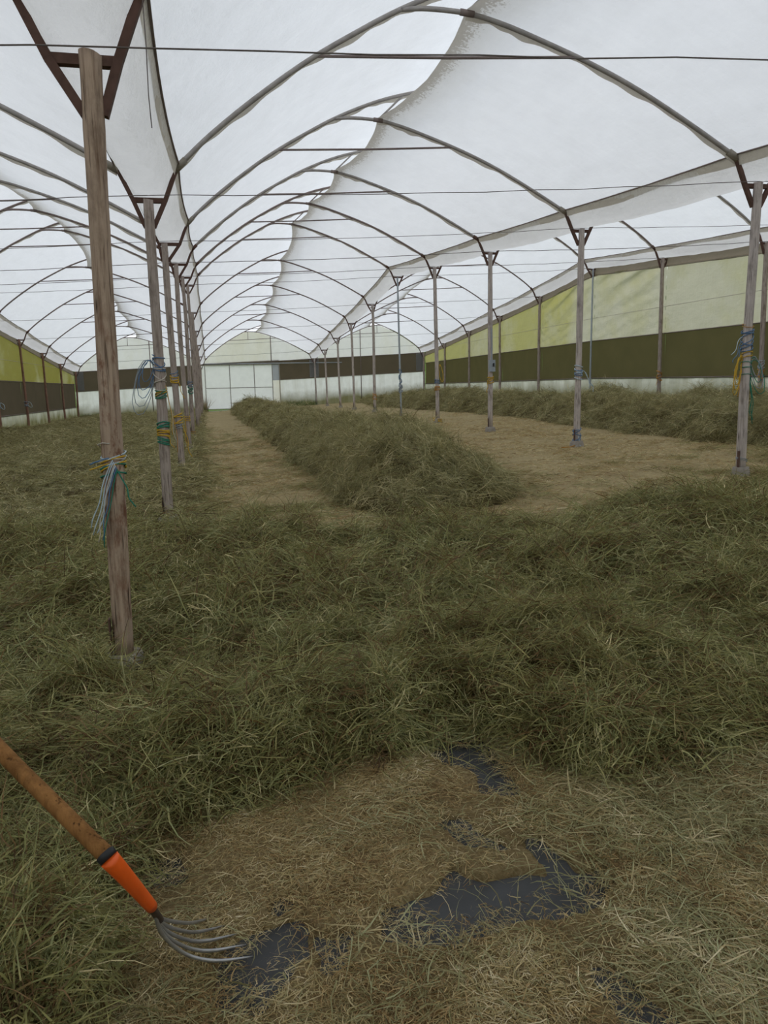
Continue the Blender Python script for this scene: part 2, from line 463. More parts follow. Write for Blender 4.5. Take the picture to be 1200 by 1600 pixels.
ceiling = empty('ceiling', (3, 20, 4.0)); tag(ceiling, kind='structure')
CEIL_INV = Matrix.Translation((-3, -20, -4.0))
def ceil_part(o):
    o.parent = ceiling; o.matrix_parent_inverse = CEIL_INV
    return o
NT_ = 138
def frac_(t): return t - math.floor(t)
for bay in BAYS:
    for side, prof in (('L', CL), ('R', CR)):
        pts = prof if side == 'L' else [p for p in prof if p[0] >= 3.53]
        d = [0]
        for a, b in zip(pts[:-1], pts[1:]): d.append(d[-1] + math.dist(a, b))
        mb = MB(); edge = []
        n = len(pts)
        for i in range(NT_ + 1):
            t = T0 + (T1 - T0) * i / NT_
            f = frac_(t); sag = 4 * f * (1 - f)
            for j, (x, z) in enumerate(pts):
                q = j / (n - 1)
                e = (d[-1] - d[j]) if side == 'L' else d[j]
                pull = sag * 0.20 * max(0, 1 - e / 1.4) ** 1.5          # free ridge edge is drawn in between hoops
                xx = x if side == 'L' else x + pull
                zz_ = z + 0.035 - 0.05 * sag * math.sin(math.pi * min(1, q)) - (pull * 0.25 if side == 'R' else pull * 0.15)
                zz_ += 0.012 * math.sin(3.1 * t * 2 * math.pi + j * 0.9) * sag
                mb.v.append(bay_pt(bay, t, xx, zz_)); edge.append(e)
        for i in range(NT_):
            for j in range(n - 1):
                a = i * n + j; mb.f.append((a, a + n, a + n + 1, a + 1))
        o = mb.build('roof_film', M['film'] if side == 'L' else M['film_r'])
        attr(o, 'edge', [min(1, e) for e in edge]); ceil_part(o)
# gutters (a film trough lying in the V brackets) with their edge cords
GP = [(-0.33, 0.335), (-0.30, 0.30), (-0.24, 0.19), (-0.18, 0.09), (-0.12, 0.03), (0, 0.015), (0.12, 0.03), (0.18, 0.09), (0.24, 0.19), (0.30, 0.30), (0.33, 0.335)]
for xr in (XL, XR, XW, XLL):
    mb = MB(); n = len(GP); edge = []
    for i in range(NT_ + 1):
        t = T0 + (T1 - T0) * i / NT_
        f = frac_(t); sag = 4 * f * (1 - f)
        for j, (x, z) in enumerate(GP):
            k = math.sin(math.pi * j / (n - 1))
            X = xr + x * (1 - 0.10 * sag * (1 - k))
            mb.v.append(Vector((X, yy(t, X), zt(t, X) + z - 0.05 * sag * k + 0.01 * sag * math.sin(t * 23 + j * 2.1)))); edge.append(0.12 + 0.35 * k)
    for i in range(NT_):
        for j in range(n - 1):
            a = i * n + j; mb.f.append((a, a + n, a + n + 1, a + 1))
    o = mb.build('gutter_film', M['gutter']); attr(o, 'edge', edge); ceil_part(o)
    for sd in (-1, 1):
        path = []
        for i in range(0, NT_ + 1):
            t = T0 + (T1 - T0) * i / NT_
            f = frac_(t); sag = 4 * f * (1 - f)
            X = xr + sd * 0.335 * (1 - 0.10 * sag)
            path.append((X, yy(t, X), zt(t, X) + 0.335 - 0.012 * sag))
        ceil_part(MB().tube(path, 0.011, 5).build('gutter_cord', M['pipe_dark']))
        # folded seam strip of the roof film beneath the cord
        mb = MB()
        for i, (x, y, z) in enumerate(path):
            dz = 0.07 + 0.03 * math.sin(i * 0.7) * math.sin(i * 0.23)
            mb.v += [Vector((x - sd * 0.012, y, z)), Vector((x - sd * 0.05, y, z - dz * 1.4))]
        for i in range(len(path) - 1):
            mb.f.append((2 * i, 2 * i + 2, 2 * i + 3, 2 * i + 1))
        ceil_part(mb.build('seam_strip', M['flap']))

ORD = ['nearest', 'second', 'third', 'fourth', 'fifth', 'sixth', 'seventh', 'eighth', 'ninth', 'tenth', 'eleventh']
def arch(bay, i, first):
    a0 = bay_pt(bay, i, 0.30, 0.29)
    root = empty('roof_arch', a0)
    inv = Matrix.Translation(-a0)
    def part(o):
        o.parent = root; o.matrix_parent_inverse = inv; return o
    mat = M['pipe'] if i <= 4 else M['pipe_dark']
    r = 0.027
    lo = [bay_pt(bay, i, x, z) for x, z in CL]
    hi = [bay_pt(bay, i, x, z) for x, z in CR]
    hoopA = part(MB().tube(lo, r, 8).build('upper_hoop_pipe', mat))
    hoopB = part(MB().tube(hi, r, 8).build('lower_hoop_pipe', mat))
    def sub(o, p):
        o.parent = p; return o
    tie = M['pipe_dark']
    pa = bay_pt(bay, i, 1.84, 1.42); pb = bay_pt(bay, i, 4.86, 1.42)
    mid = (pa + pb) / 2 - Vector((0, 0, 0.012))
    part(MB().tube([pa, mid, pb], 0.017, 6).build('tie_rod', tie))
    # strut holding the overhanging hoop end, and joint sleeves
    part(MB().tube([bay_pt(bay, i, 3.54, 1.87), bay_pt(bay, i, 4.00, 2.27)], 0.016, 6).build('ridge_strut', mat))
    sub(MB().tube([bay_pt(bay, i, 3.47, 1.882), bay_pt(bay, i, 3.63, 1.858)], 0.035, 8).build('joint_sleeve', M['pipe_dark']), hoopB)
    for (x, z, x2, z2, hp_) in ((0.28, 0.27, 0.40, 0.385, hoopA), (6.80, 0.375, 6.94, 0.285, hoopB)):
        sub(MB().tube([bay_pt(bay, i, x, z), bay_pt(bay, i, x2, z2)], 0.045, 8).build('foot_sleeve', M['flap'] if i <= 3 else M['rust']), hp_)
    if i <= 6:      # torn flap of film that hangs along the pipe
        for cur, hp_ in ((CL, hoopA), ([p for p in CR if p[0] > 3.5], hoopB)):
            mb = MB(); k = 0
            cc = catmull(cur[::2] if len(cur[::2]) > 3 else cur, 4)
            for q, (x, z) in enumerate(cc):
                d = 0.052 + 0.016 * math.sin(q * 0.33 + i) + 0.010 * math.sin(q * 0.9 + 2 * i)
                p0 = bay_pt(bay, i, x, z + 0.02) + Vector((0, 0.028, 0))
                p1 = bay_pt(bay, i, x, z - d) + Vector((0, 0.04, 0))
                mb.v += [p0, p1]
            for q in range(len(cc) - 1): mb.f.append((2 * q, 2 * q + 2, 2 * q + 3, 2 * q + 1))
            sub(mb.build('film_flap', M['flap']), hp_)
    rank = ORD[i - first]
    return tag(root, f'{rank if i < 11 else "last, end-wall"} steel roof arch of the {bay} bay, counted from the camera', 'arch', f'steel arches of the {bay} bay')
FIRST = {'left': 2, 'middle': 2, 'right': 3}
for bay in BAYS:
    for i in range(FIRST[bay], 12):
        arch(bay, i, FIRST[bay])

# ------------------------------------------------------------------ posts
def post_axis(B, T, seed, bend):
    r = random.Random(seed)
    a1, a2, p1, p2 = r.uniform(-1, 1), r.uniform(-1, 1), r.uniform(0.8, 1.6), r.uniform(1.8, 3.0)
    def c(f):
        q = B.lerp(T, f)
        w_ = math.sin(math.pi * f)
        return q + Vector((bend * w_ * (a1 + 0.5 * a2 * math.sin(p2 * 2 * f)), bend * 0.5 * w_ * a2 * math.cos(p1 * f), 0))
    return c
POSTS = {}
def make_post(key, i, xb, xt, ztop, r, mat, label, grp, seed, bend=0.02, footing=True, steel=False, rowx=None, bury=0.0):
    yb = yy(i, xb); g = float(gz(xb, yb))
    yt_ = yy(i, xt)
    B = Vector((xb, yb, g + (0.10 if footing else 0.0)))
    T = Vector((xt, yt_, ztop))
    root = empty('steel_post' if steel else 'wooden_post', (xb, yb, g))
    inv = Matrix.Translation((-xb, -yb, -g))
    def part(o):
        o.parent = root; o.matrix_parent_inverse = inv; return o
    c = post_axis(B, T, seed, bend if not steel else 0.004)
    rr = random.Random(seed + 5)
    n = 16 if i <= 3 else 10
    nr = 26 if i <= 3 else 12
    mb = MB()
    lob = [(rr.uniform(0, 6.28), rr.uniform(0.01, 0.045)) for _ in range(4)]
    for a in range(nr + 1):
        f = a / nr
        q = c(f)
        rad = r * (1.06 - 0.12 * f) * (1 + (0 if steel else 0.035 * math.sin(9 * f + seed) + 0.03 * rr.uniform(-1, 1)))
        for k in range(n):
            ang = 2 * math.pi * k / n
            lr = 1.0 if steel else 1 + sum(am * math.cos((m_ + 1) * ang + ph + 2.2 * f * (m_ - 1)) for m_, (ph, am) in enumerate(lob))
            mb.v.append(Vector((q.x + rad * lr * math.cos(ang), q.y + rad * lr * math.sin(ang), q.z + (0.012 * math.sin(ang + seed) if a == nr and not steel else 0))))
    for a in range(nr):
        for k in range(n):
            k2 = (k + 1) % n
            mb.f.append((a * n + k, a * n + k2, (a + 1) * n + k2, (a + 1) * n + k))
    mb.f.append(tuple(reversed(range(n)))); mb.f.append(tuple(nr * n + k for k in range(n)))
    tr = mb.build('trunk' if not steel else 'pipe', mat, org=(xb, yb, g)); tr.parent = root
    # cross bar and V bracket carrying the hoop feet and the gutter
    rx = rowx
    zc = zt(i, rx)
    part(MB().bar((rx - 0.17, yt_ + r * 0.55, zc - 0.025), (rx + 0.17, yt_ + r * 0.55, zc - 0.025), 0.05, 0.05).build('cross_bar', M['rust'], smooth=False))
    for sd in (-1, 1):
        p0 = Vector((xt + sd * r * 0.8, yt_ + r * 0.35, ztop - 0.29))
        p1 = Vector((rx + sd * 0.17, yt_ + r * 0.4, zc - 0.02))
        X = rx + sd * 0.31
        p2 = Vector((X, yy(i, X), zt(i, X) + 0.30))
        b = MB().bar(p0, p1, 0.05, 0.045).bar(p1 - (p2 - p1).normalized() * 0.01, p2, 0.05, 0.045)
        part(b.build('bracket_arm', M['rust'], smooth=False))
    if footing:
        fx, fz = r * 2.0, 0.13
        mb = MB(); nn = 10
        for lev, (zo, sc) in enumerate(((-0.08, 1.12), (0.02, 1.1), (0.09, 1.0), (fz, 0.86))):
            for k in range(nn):
                ang = 2 * math.pi * k / nn
                q = sc * fx * (1 + 0.10 * math.cos(4 * ang + seed) + 0.05 * rr.uniform(-1, 1))
                mb.v.append(Vector((xb + q * math.cos(ang), yb + q * math.sin(ang), g + zo)))
        for a in range(3):
            for k in range(nn):
                k2 = (k + 1) % nn
                mb.f.append((a * nn + k, a * nn + k2, (a + 1) * nn + k2, (a + 1) * nn + k))
        mb.f.append(tuple(3 * nn + k for k in range(nn)))
        ft = part(mb.build('concrete_footing', M['concrete'], smooth=False))
        st_ = (MB().bar((xb - r * 1.12, yb - r * 0.5, g + 0.08), (xb - r * 1.12, yb - r * 0.5, g + 0.34), 0.045, 0.008).build('footing_strap', M['rust'], smooth=False)); st_.parent = ft
    tag(root, label, 'post', grp)
    POSTS[key] = (c, B, T, r)
    return root

PLD = {1: (-0.557, -0.5, 3.301), 2: (-0.548, -0.548, 3.687), 3: (-0.551, -0.617, 4.075), 4: (-0.545, -0.601, 4.468), 5: (-0.569, -0.599, 4.868), 6: (-0.50, -0.568, 5.258),
       7: (-0.53, -0.54, 4.81), 8: (-0.55, -0.53, 4.446), 9: (-0.52, -0.54, 4.085), 10: (-0.54, -0.55, 3.72), 11: (-0.53, -0.54, 3.42)}
PRD = {2: (6.645, 6.681, 4.016), 3: (6.665, 6.687, 4.395), 4: (6.678, 6.676, 4.766), 5: (6.715, 6.666, 5.141), 6: (6.718, 6.669, 5.51), 7: (6.725, 6.724, 5.086), 8: (6.703, 6.649, 4.70),
       9: (6.80, 6.74, 4.355), 10: (6.77, 6.72, 4.0), 11: (6.76, 6.70, 3.70)}
PWD = {4: (13.952, 13.92, 5.08), 5: (13.952, 13.92, 5.45), 6: (13.97, 14.0, 5.84), 7: (13.952, 13.98, 5.395), 8: (13.952, 13.95, 5.03), 9: (13.952, 13.967, 4.65), 10: (13.97, 14.0, 4.29), 11: (13.97, 13.98, 3.98)}
PLLD = {7: (-8.10, -8.13, 4.50), 8: (-8.077, -8.158, 4.15), 9: (-8.106, -8.153, 3.80), 10: (-8.141, -8.159, 3.43), 11: (-8.17, -8.12, 3.11)}
gl = 'wooden posts between the left and middle bays'
gr_ = 'posts between the middle and right bays'
gw = 'posts along the right side wall'
gll = 'posts along the left side wall'
LAB_L = {1: 'nearest thick wooden post, brown-stained, rising from the hay at left', 2: 'second wooden post of the left row, wound with blue, green and yellow twine',
         3: 'third wooden post of the left row with twine around its foot', 4: 'fourth wooden post back in the row behind the nearest post'}
for i, (xb, xt, z) in PLD.items():
    lab = LAB_L.get(i, f'{ORD[i-1]} wooden post counted back along the row of the nearest post')
    make_post(('L', i), i, xb, xt, z, 0.054 if i > 1 else 0.056, M['wood_near'] if i == 1 else M['wood'], lab, gl, 10 + i, 0.03 if i > 1 else 0.018, True, False, XL)
LAB_R = {2: 'pale wooden post at the right edge with blue, yellow and green twine', 3: 'second wooden post of the right-hand row with a blue twine knot', 4: 'third wooden post of the right-hand row with a grey switch box',
         6: 'slim blue-grey steel post, fifth in the right-hand row'}
for i, (xb, xt, z) in PRD.items():
    st = i == 6
    lab = LAB_R.get(i, f'{ORD[i-2]} slim post in the row right of the middle windrow' if i < 11 else 'slim post against the end wall between middle and right bays')
    make_post(('R', i), i, xb, xt, z, 0.034 if st else (0.058 if i < 8 else 0.052), M['zinc'] if st else M['wood_pale'], lab, gr_, 30 + i, 0.025, True, st, XR)
for i, (xb, xt, z) in PWD.items():
    st = i == 6
    lab = 'thin galvanised steel post standing against the right side wall' if st else f'{ORD[i-4]} wooden post from the right edge along the right side wall'
    if i == 11: lab = 'corner post where the right side wall meets the end wall'
    make_post(('W', i), i, xb, xt, z, 0.034 if st else 0.062, M['zinc'] if st else M['wood'], lab, gw, 60 + i, 0.02, False, st, XW)
for i, (xb, xt, z) in PLLD.items():
    lab = {7: 'wooden wall post at the very left edge of the picture', 11: 'dark corner post where the left side wall meets the end wall'}.get(i, f'{ORD[i-7]} reddish wooden post from the left edge along the olive curtain')
    make_post(('LL', i), i, xb, xt, z, 0.055, M['wood_red'], lab, gll, 90 + i, 0.02, False, False, XLL)

# ------------------------------------------------------------------ cross wires
for i in range(1, 12):
    pts = []
    xs_ = np.linspace(XLL, XW, 40)
    for X in xs_:
        f = ((X - XLL) / 7.36) % 1.0
        pts.append((X, yy(i, X) - 0.07, zt(i, X) + 0.012 - 0.05 * 4 * f * (1 - f) + 0.006 * math.sin(X * 5 + i)))
    o = MB().tube(pts, 0.0045 if i < 4 else 0.007, 5).build('cross_wire', M['wire'])
    tag(o, f'thin wire strung across the bays at the {ORD[i-1]} pair of post tops' if i < 11 else 'thin wire strung along the end wall at post-top height', 'wire', 'cross wires at post-top height')
# two loose cords hanging from the roof
c0 = bay_pt('middle', 1, 0.31, 0.30)
o = MB().tube([c0 + Vector((0.0, -0.03, 0.0)), c0 + Vector((0.004, -0.02, -0.25)), c0 + Vector((0.0, -0.02, -0.5)), c0 + Vector((0.006, -0.02, -0.66))], 0.0028, 5).build('hanging_cord', M['wire'])
tag(o, 'thin dark cord dangling beside the top of the nearest post', 'cord')

# ------------------------------------------------------------------ side walls and end wall
def wrinkled(fn, amp, fx, fy, seed):
    def g(u, v):
        p = Vector(fn(u, v))
        return p
    return g
def wall_panel(name, X, t0, t1, h0, h1, mat, parent, inv, amp=0.02, folds=0.0, nu=16, nv=10, seed=0, top_fn=None, sgn=1):
    mb = MB(); hs = []
    for a in range(nu + 1):
        t = t0 + (t1 - t0) * a / nu
        y = yy(t, X); g = float(gz(X, y))
        top = top_fn(t) if top_fn else g + h1
        bot = g + h0
        for b in range(nv + 1):
            v = b / nv
            z = bot + (top - bot) * v
            dx = amp * (math.sin(a * 1.7 + seed) * math.sin(b * 1.1 + seed * 2) + 0.6 * math.sin(a * 0.6 + b * 0.9 + seed))
            if folds: dx += folds * math.sin(v * 22 + a * 0.55) * max(0, v - 0.45) * 2 * math.sin(math.pi * a / nu)
            mb.v.append(Vector((X + sgn * dx, y, z))); hs.append(z - g)
    for a in range(nu):
        for b in range(nv):
            q = a * (nv + 1) + b
            mb.f.append((q, q + nv + 1, q + nv + 2, q + 1))
    o = mb.build(name, mat); attr(o, 'height', hs)
    o.parent = parent; o.matrix_parent_inverse = inv
    return o
def side_wall(name, X, sgn, rowx, mats, skirt_h, net_h):
    w0 = empty(name, (X, 24, 0)); tag(w0, kind='structure')
    inv = Matrix.Translation((-X, -24, 0))
    def part(o):
        o.parent = w0; o.matrix_parent_inverse = inv; return o
    ts = [T0, 1] + list(range(2, 12))
    for k, (ta, tb) in enumerate(zip(ts[:-1], ts[1:])):
        wall_panel('skirt_panel', X, ta, tb, -0.1, skirt_h, mats['skirt'], w0, inv, 0.012, 0, 16, 6, k)
        wall_panel('net_panel', X + sgn * 0.02, ta, tb, skirt_h - 0.03, net_h + 0.03, mats['net'], w0, inv, 0.008, 0, 12, 4, k)
        topf = lambda t: zt(t, X) - 0.20
        wall_panel('curtain_panel', X, ta, tb, net_h, 0, mats['curtain'], w0, inv, 0.012, 0.07 if k in (5, 6) else 0.0, 24, 40 if k in (5, 6) else 10, k, topf)
        for h, rr_, nm, mm in ((skirt_h, 0.016, 'lower_rail', M['pipe_dark']), (net_h, 0.014, 'upper_rail', M['pipe_dark']), ((net_h + 3.45) / 2 + 0.25, 0.007, 'curtain_rope', M['tw_white'])):
            path = [(X - sgn * 0.025, yy(t, X), float(gz(X, yy(t, X))) + h) for t in np.linspace(ta, tb, 5)]
            part(MB().tube(path, rr_, 6).build(nm, mm))
    # brown film apron from the outer gutter edge down to the curtain head
    mb = MB()
    for a in range(139):
        t = T0 + (T1 - T0) * a / 138
        f = frac_(t); sag = 4 * f * (1 - f)
        for b, (dx, dz) in enumerate(((0.335, 0.33), (0.25, 0.18), (0.17, 0.05), (0.12, -0.10), (0.11, -0.26))):
            XX = rowx + sgn * (dx - 0.02 * sag)
            mb.v.append(Vector((XX, yy(t, XX), zt(t, XX) + dz - 0.012 * sag * math.sin(t * 9))))
    for a in range(138):
        for b in range(4):
            q = a * 5 + b; mb.f.append((q, q + 5, q + 6, q + 1))
    o = part(mb.build('film_apron', M['brownfilm']))
    path = [(X - sgn * 0.045, yy(t, X), zt(t, X) - 0.25) for t in np.linspace(T0, T1, 60)]
    part(MB().tube(path, 0.014, 6).build('curtain_head_rope', M['flap']))
    return w0
XWR, XWL = XW + 0.13, XLL - 0.12
side_wall('wall_right', XWR, 1, XW, {'skirt': M['skirt_side'], 'net': M['net_r'], 'curtain': M['curt_r']}, 0.93, 2.30)
side_wall('wall_left', XWL, -1, XLL, {'skirt': M['skirt_side'], 'net': M['net_l'], 'curtain': M['curt_l']}, 0.80, 2.22)

# end wall
TE = 11.03
back = empty('wall_back', (3, yy(TE, 3), 0.5)); tag(back, kind='structure')
BINV = Matrix.Translation((-3, -yy(TE, 3), -0.5))
def bpart(o):
    o.parent = back; o.matrix_parent_inverse = BINV; return o
def lerp_prof(c, x):
    for a, b in zip(c[:-1], c[1:]):
        if a[0] <= x <= b[0]:
            return a[1] + (b[1] - a[1]) * (x - a[0]) / max(1e-6, b[0] - a[0])
    return c[0][1] if x < c[0][0] else c[-1][1]
def top_at(X):
    for bay, (xo, span, mir) in BAYS.items():
        if xo <= X <= xo + span:
            x = (X - xo) * 7.2209 / span
            xm = 7.2209 - x if mir else x
            if x < 0.31 or x > 6.91:
                xe = x if x < 0.31 else 7.2209 - x
                z = 0.0 + 0.30 * xe / 0.31
            else:
                z = lerp_prof(CL, xm) if xm < 2.8 else lerp_prof(CR, xm)
            return zt(TE, X) + z - 0.01
    return zt(TE, X)
def bgz(X): return float(gz(X, yy(TE, X)))
def back_panel(name, xa, xb, bot, top, mat, nu=20, nv=8, off=0.0, amp=0.01):
    mb = MB(); hs = []
    for a in range(nu + 1):
        X = xa + (xb - xa) * a / nu
        z0, z1 = bot(X), top(X)
        z1 = max(z1, z0 + 0.01)
        for b in range(nv + 1):
            v = b / nv
            mb.v.append(Vector((X, yy(TE, X) + off + amp * math.sin(a * 1.3 + xa) * math.sin(b * 1.1), z0 + (z1 - z0) * v)))
            hs.append(z0 + (z1 - z0) * v - bgz(X))
    for a in range(nu):
        for b in range(nv):
            q = a * (nv + 1) + b
            mb.f.append((q, q + nv + 1, q + nv + 2, q + 1))
    o = mb.build(name, mat); attr(o, 'height', hs)
    return bpart(o)
SKH, NTH = 1.76, 3.0
gsk = lambda X: bgz(X) + SKH
gnt = lambda X: min(bgz(X) + NTH, zt(TE, X) - 0.02)
DX0, DX1, DX2 = -0.30, 3.95, 4.42
DZT = 3.40                                   # world height of the door rail
def gfl(X): return bgz(X) - 0.1
drail = lambda X: DZT + 0.07
for xa, xb, m_ in ((XLL, -3.62, 'gable'), (-3.62, XL, 'gable'), (XR, 9.75, 'gable'), (9.75, XW, 'gable')):
    back_panel('gable_film', xa, xb, gnt, top_at, M[m_], 40)
back_panel('gable_film', XL, 3.93, lambda X: DZT + 0.07 + 0.03 * (X + 0.5), top_at, M['gable_alg'], 44)
back_panel('gable_film', 3.93, XR, gnt, top_at, M['gable'], 30)
for xa, xb in ((XWL, -3.62), (-3.62, XL + 0.02), (DX2, XR), (XR, 9.75), (9.75, XWR)):
    back_panel('end_net', xa, xb, lambda X: gsk(X) - 0.02, lambda X: gnt(X) + 0.02, M['net_e'], 12, 4, 0.02)
    back_panel('end_skirt', xa, xb, gfl, gsk, M['skirt'], 20, 8)
back_panel('header_net', XL, DX2, lambda X: DZT - 0.02, lambda X: DZT + 0.10 + 0.035 * (X + 0.5), M['net_e'], 8, 2, 0.02)
back_panel('jamb_film', XL - 0.02, DX0, gfl, drail, M['skirt'], 4, 8)
# grey film patches beside the inner corners
for xa, xb in ((XWL + 0.05, XWL + 0.55), (6.38, 6.98), (XWR - 0.60, XWR - 0.08)):
    back_panel('corner_patch', xa, xb, lambda X: gsk(X) + 0.05, lambda X: gnt(X), M['greyfilm'], 4, 3, -0.02)
yb_ = lambda X: yy(TE, X) - 0.05
for X, z1 in ((-3.62, None), (3.93, None), (9.75, None)):
    z0 = bgz(X) if X != 3.93 else DZT
    bpart(MB().tube([(X, yb_(X), z0), (X, yb_(X), top_at(X))], 0.028, 6).build('gable_post', M['pipe_dark']))
bpart(MB().tube([(DX0 - 0.1, yb_(DX0) - 0.04, DZT + 0.06), (8.5, yb_(8.5) - 0.04, DZT + 0.03)], 0.035, 8).build('door_rail', M['zinc']))
for X0_, X1_ in ((XLL + 0.1, XL - 0.1), (DX2, XR - 0.1), (XR + 0.1, XW - 0.1)):
    bpart(MB().tube([(X0_, yb_(X0_), gsk(X0_)), (X1_, yb_(X1_), gsk(X1_))], 0.016, 6).build('skirt_rail', M['pipe_dark']))
for X0_, X1_ in ((XLL + 0.1, XL - 0.1), (3.93, XR - 0.1), (XR + 0.1, XW - 0.1)):
    bpart(MB().tube([(X0_, yb_(X0_), gnt(X0_)), (X1_, yb_(X1_), gnt(X1_))], 0.022, 6).build('net_rail', M['pipe_dark']))
for X in (6.72,):
    bpart(MB().tube([(X, yb_(X) + 0.02, bgz(X)), (X, yb_(X) + 0.02, zt(TE, X))], 0.03, 6).build('gable_post', M['zinc']))
# short king pieces under the ridge of each end arch
for bay in BAYS:
    p = bay_pt(bay, TE, 3.05, 1.90); q = bay_pt(bay, TE, 3.05, 1.42)
    bpart(MB().tube([p + Vector((0, -0.05, 0)), q + Vector((0, -0.05, 0))], 0.016, 6).build('king_piece', M['pipe_dark']))

# door: 3 x 2 film panels in a bar frame + narrow side leaf
door = empty('door_1', (DX0, yy(TE, DX0) - 0.09, bgz(DX0))); tag(door, kind='structure')
DINV = Matrix.Translation((-DX0, -(yy(TE, DX0) - 0.09), -bgz(DX0)))
def dpart(o):
    o.parent = door; o.matrix_parent_inverse = DINV; return o
yd = lambda X: yy(TE, X) - 0.09
cols = [DX0, 1.25, 2.80, DX1]
rows_ = [0.60, 1.93, DZT]
for a in range(3):
    for b in range(2):
        def fn(u, v, a=a, b=b):
            X = cols[a] + 0.02 + (cols[a + 1] - cols[a] - 0.04) * u
            return (X, yd(X) + 0.008 * math.sin(u * 7 + a) * math.sin(v * 5 + b), rows_[b] + 0.02 + (rows_[b + 1] - rows_[b] - 0.04) * v)
        dpart(MB().grid(fn, 8, 8).build('door_panel', M['door_film']))
for X in cols:
    dpart(MB().bar((X, yd(X) - 0.01, rows_[0]), (X, yd(X) - 0.01, rows_[2]), 0.04, 0.045).build('door_stile', M['pipe'], smooth=False))
for z in rows_:
    dpart(MB().bar((cols[0], yd(cols[0]) - 0.012, z), (cols[3], yd(cols[3]) - 0.012, z - 0.0), 0.03, 0.04).build('door_rail_bar', M['pipe'], smooth=False))
def fn(u, v):
    X = DX1 + 0.03 + (DX2 - DX1 - 0.03) * u
    return (X, yd(X) + 0.02, 2.36 + (DZT - 2.36) * v)
dpart(MB().grid(fn, 4, 6).build('side_leaf_net', M['greyfilm']))
def fn(u, v):
    X = DX1 + 0.03 + (DX2 - DX1 - 0.03) * u
    return (X, yd(X) + 0.02, 0.55 + (2.36 - 0.55) * v)
dpart(MB().grid(fn, 4, 8).build('side_leaf_film', M['gable_alg']))
dpart(MB().bar((DX2, yd(DX2), 0.5), (DX2, yd(DX2), DZT), 0.05, 0.06).build('door_stile', M['flap'], smooth=False))

# front end wall behind the camera
front = empty('wall_front', (3, YF, 0)); tag(front, kind='structure')
mb = MB()
nu, nv = 60, 6
for a in range(nu + 1):
    X = XWL + (XWR - XWL) * a / nu
    ztop = zt(T0, X)
    for bay, (xo, span, mir) in BAYS.items():
        if xo <= X <= xo + span:
            x = (X - xo) * 7.2209 / span; xm = 7.2209 - x if mir else x
            ztop = zt(T0, X) + (0.3 * min(x, 7.2209 - x) / 0.31 if (x < 0.31 or x > 6.91) else (lerp_prof(CL, xm) if xm < 2.8 else lerp_prof(CR, xm)))
    y = yy(T0, X); z0 = float(gz(X, y)) - 0.1
    for b in range(nv + 1): mb.v.append(Vector((X, y, z0 + (ztop - z0) * b / nv)))
for a in range(nu):
    for b in range(nv):
        q = a * (nv + 1) + b; mb.f.append((q, q + nv + 1, q + nv + 2, q + 1))
o = mb.build('end_film', M['gable_alg']); o.parent = front; o.matrix_parent_inverse = Matrix.Translation((-3, -YF, 0))

# ------------------------------------------------------------------ hay: blade clumps scattered over lumpy heightfields
def clump_mesh(name, mat, nbl, rad, lmin, lmax, wmin, wmax, hmax, aniso, flat, seed, upright=0.0):
    r = np.random.default_rng(seed)
    nseg = 3
    verts, faces, tint = [], [], []
    main = r.uniform(0, 6.283)
    for b in range(nbl):
        a = r.uniform(0, 6.283); q = rad * math.sqrt(r.uniform())
        p = np.array([q * math.cos(a), q * math.sin(a), r.uniform(0, hmax) * (1 - (q / rad) ** 2 * 0.7)])
        az = main + r.normal(0, aniso) + (math.pi if r.uniform() < 0.5 else 0)
        L = r.uniform(lmin, lmax)
        el = r.normal(0.12, flat) if upright == 0 else upright + r.normal(0, flat)
        curl = r.normal(0, 0.9); droop = r.uniform(0.2, 1.1) * (1 if upright == 0 else 0.5)
        w_ = r.uniform(wmin, wmax)
        tv = r.uniform()
        base = len(verts)
        tw = r.uniform(0, 3.14)
        for k in range(nseg + 1):
            s_ = k / nseg
            d = np.array([math.cos(az) * math.cos(el), math.sin(az) * math.cos(el), math.sin(el)])
            side = np.array([-math.sin(az), math.cos(az), 0]) * math.cos(tw) + np.array([0, 0, 1]) * math.sin(tw) * 0.8
            ww = w_ * (1.0 - 0.75 * s_ ** 2) * 0.5
            verts += [tuple(p - side * ww), tuple(p + side * ww)]
            tint += [tv, tv]
            p = p + d * L / nseg
            if p[2] < -0.01: p[2] = -0.01
            az += curl / nseg; el -= droop / nseg
        for k in range(nseg):
            q0 = base + 2 * k
            faces.append((q0, q0 + 1, q0 + 3, q0 + 2))
    me = bpy.data.meshes.new(name)
    me.from_pydata(verts, [], faces)
    me.polygons.foreach_set('use_smooth', [True] * len(me.polygons))
    a = me.attributes.new('tint', 'FLOAT', 'POINT'); a.data.foreach_set('value', np.array(tint, np.float32))
    me.materials.append(mat)
    return bpy.data.objects.new(name, me)
def clump_col(name, n, *args):
    c = bpy.data.collections.new(name)
    for k in range(n): c.objects.link(clump_mesh(name + '_tuft', *args[:-1], args[-1] + k * 13))
    return c
C_near = clump_col('near_hay', 8, M['b_hay'], 150, 0.21, 0.04, 0.21, 0.0018, 0.0056, 0.055, 0.65, 0.26, 100)
C_mid = clump_col('mid_hay', 7, M['b_hay'], 120, 0.32, 0.07, 0.28, 0.003, 0.0075, 0.065, 0.65, 0.27, 200)
C_far = clump_col('far_hay', 5, M['b_dry'], 90, 0.45, 0.12, 0.36, 0.006, 0.013, 0.07, 0.8, 0.25, 300)
C_row = clump_col('row_hay', 6, M['b_dry'], 120, 0.30, 0.10, 0.34, 0.003, 0.007, 0.08, 0.9, 0.28, 400)
C_chaff = clump_col('chaff', 6, M['b_straw'], 200, 0.16, 0.012, 0.06, 0.0012, 0.003, 0.010, 1.6, 0.10, 500)
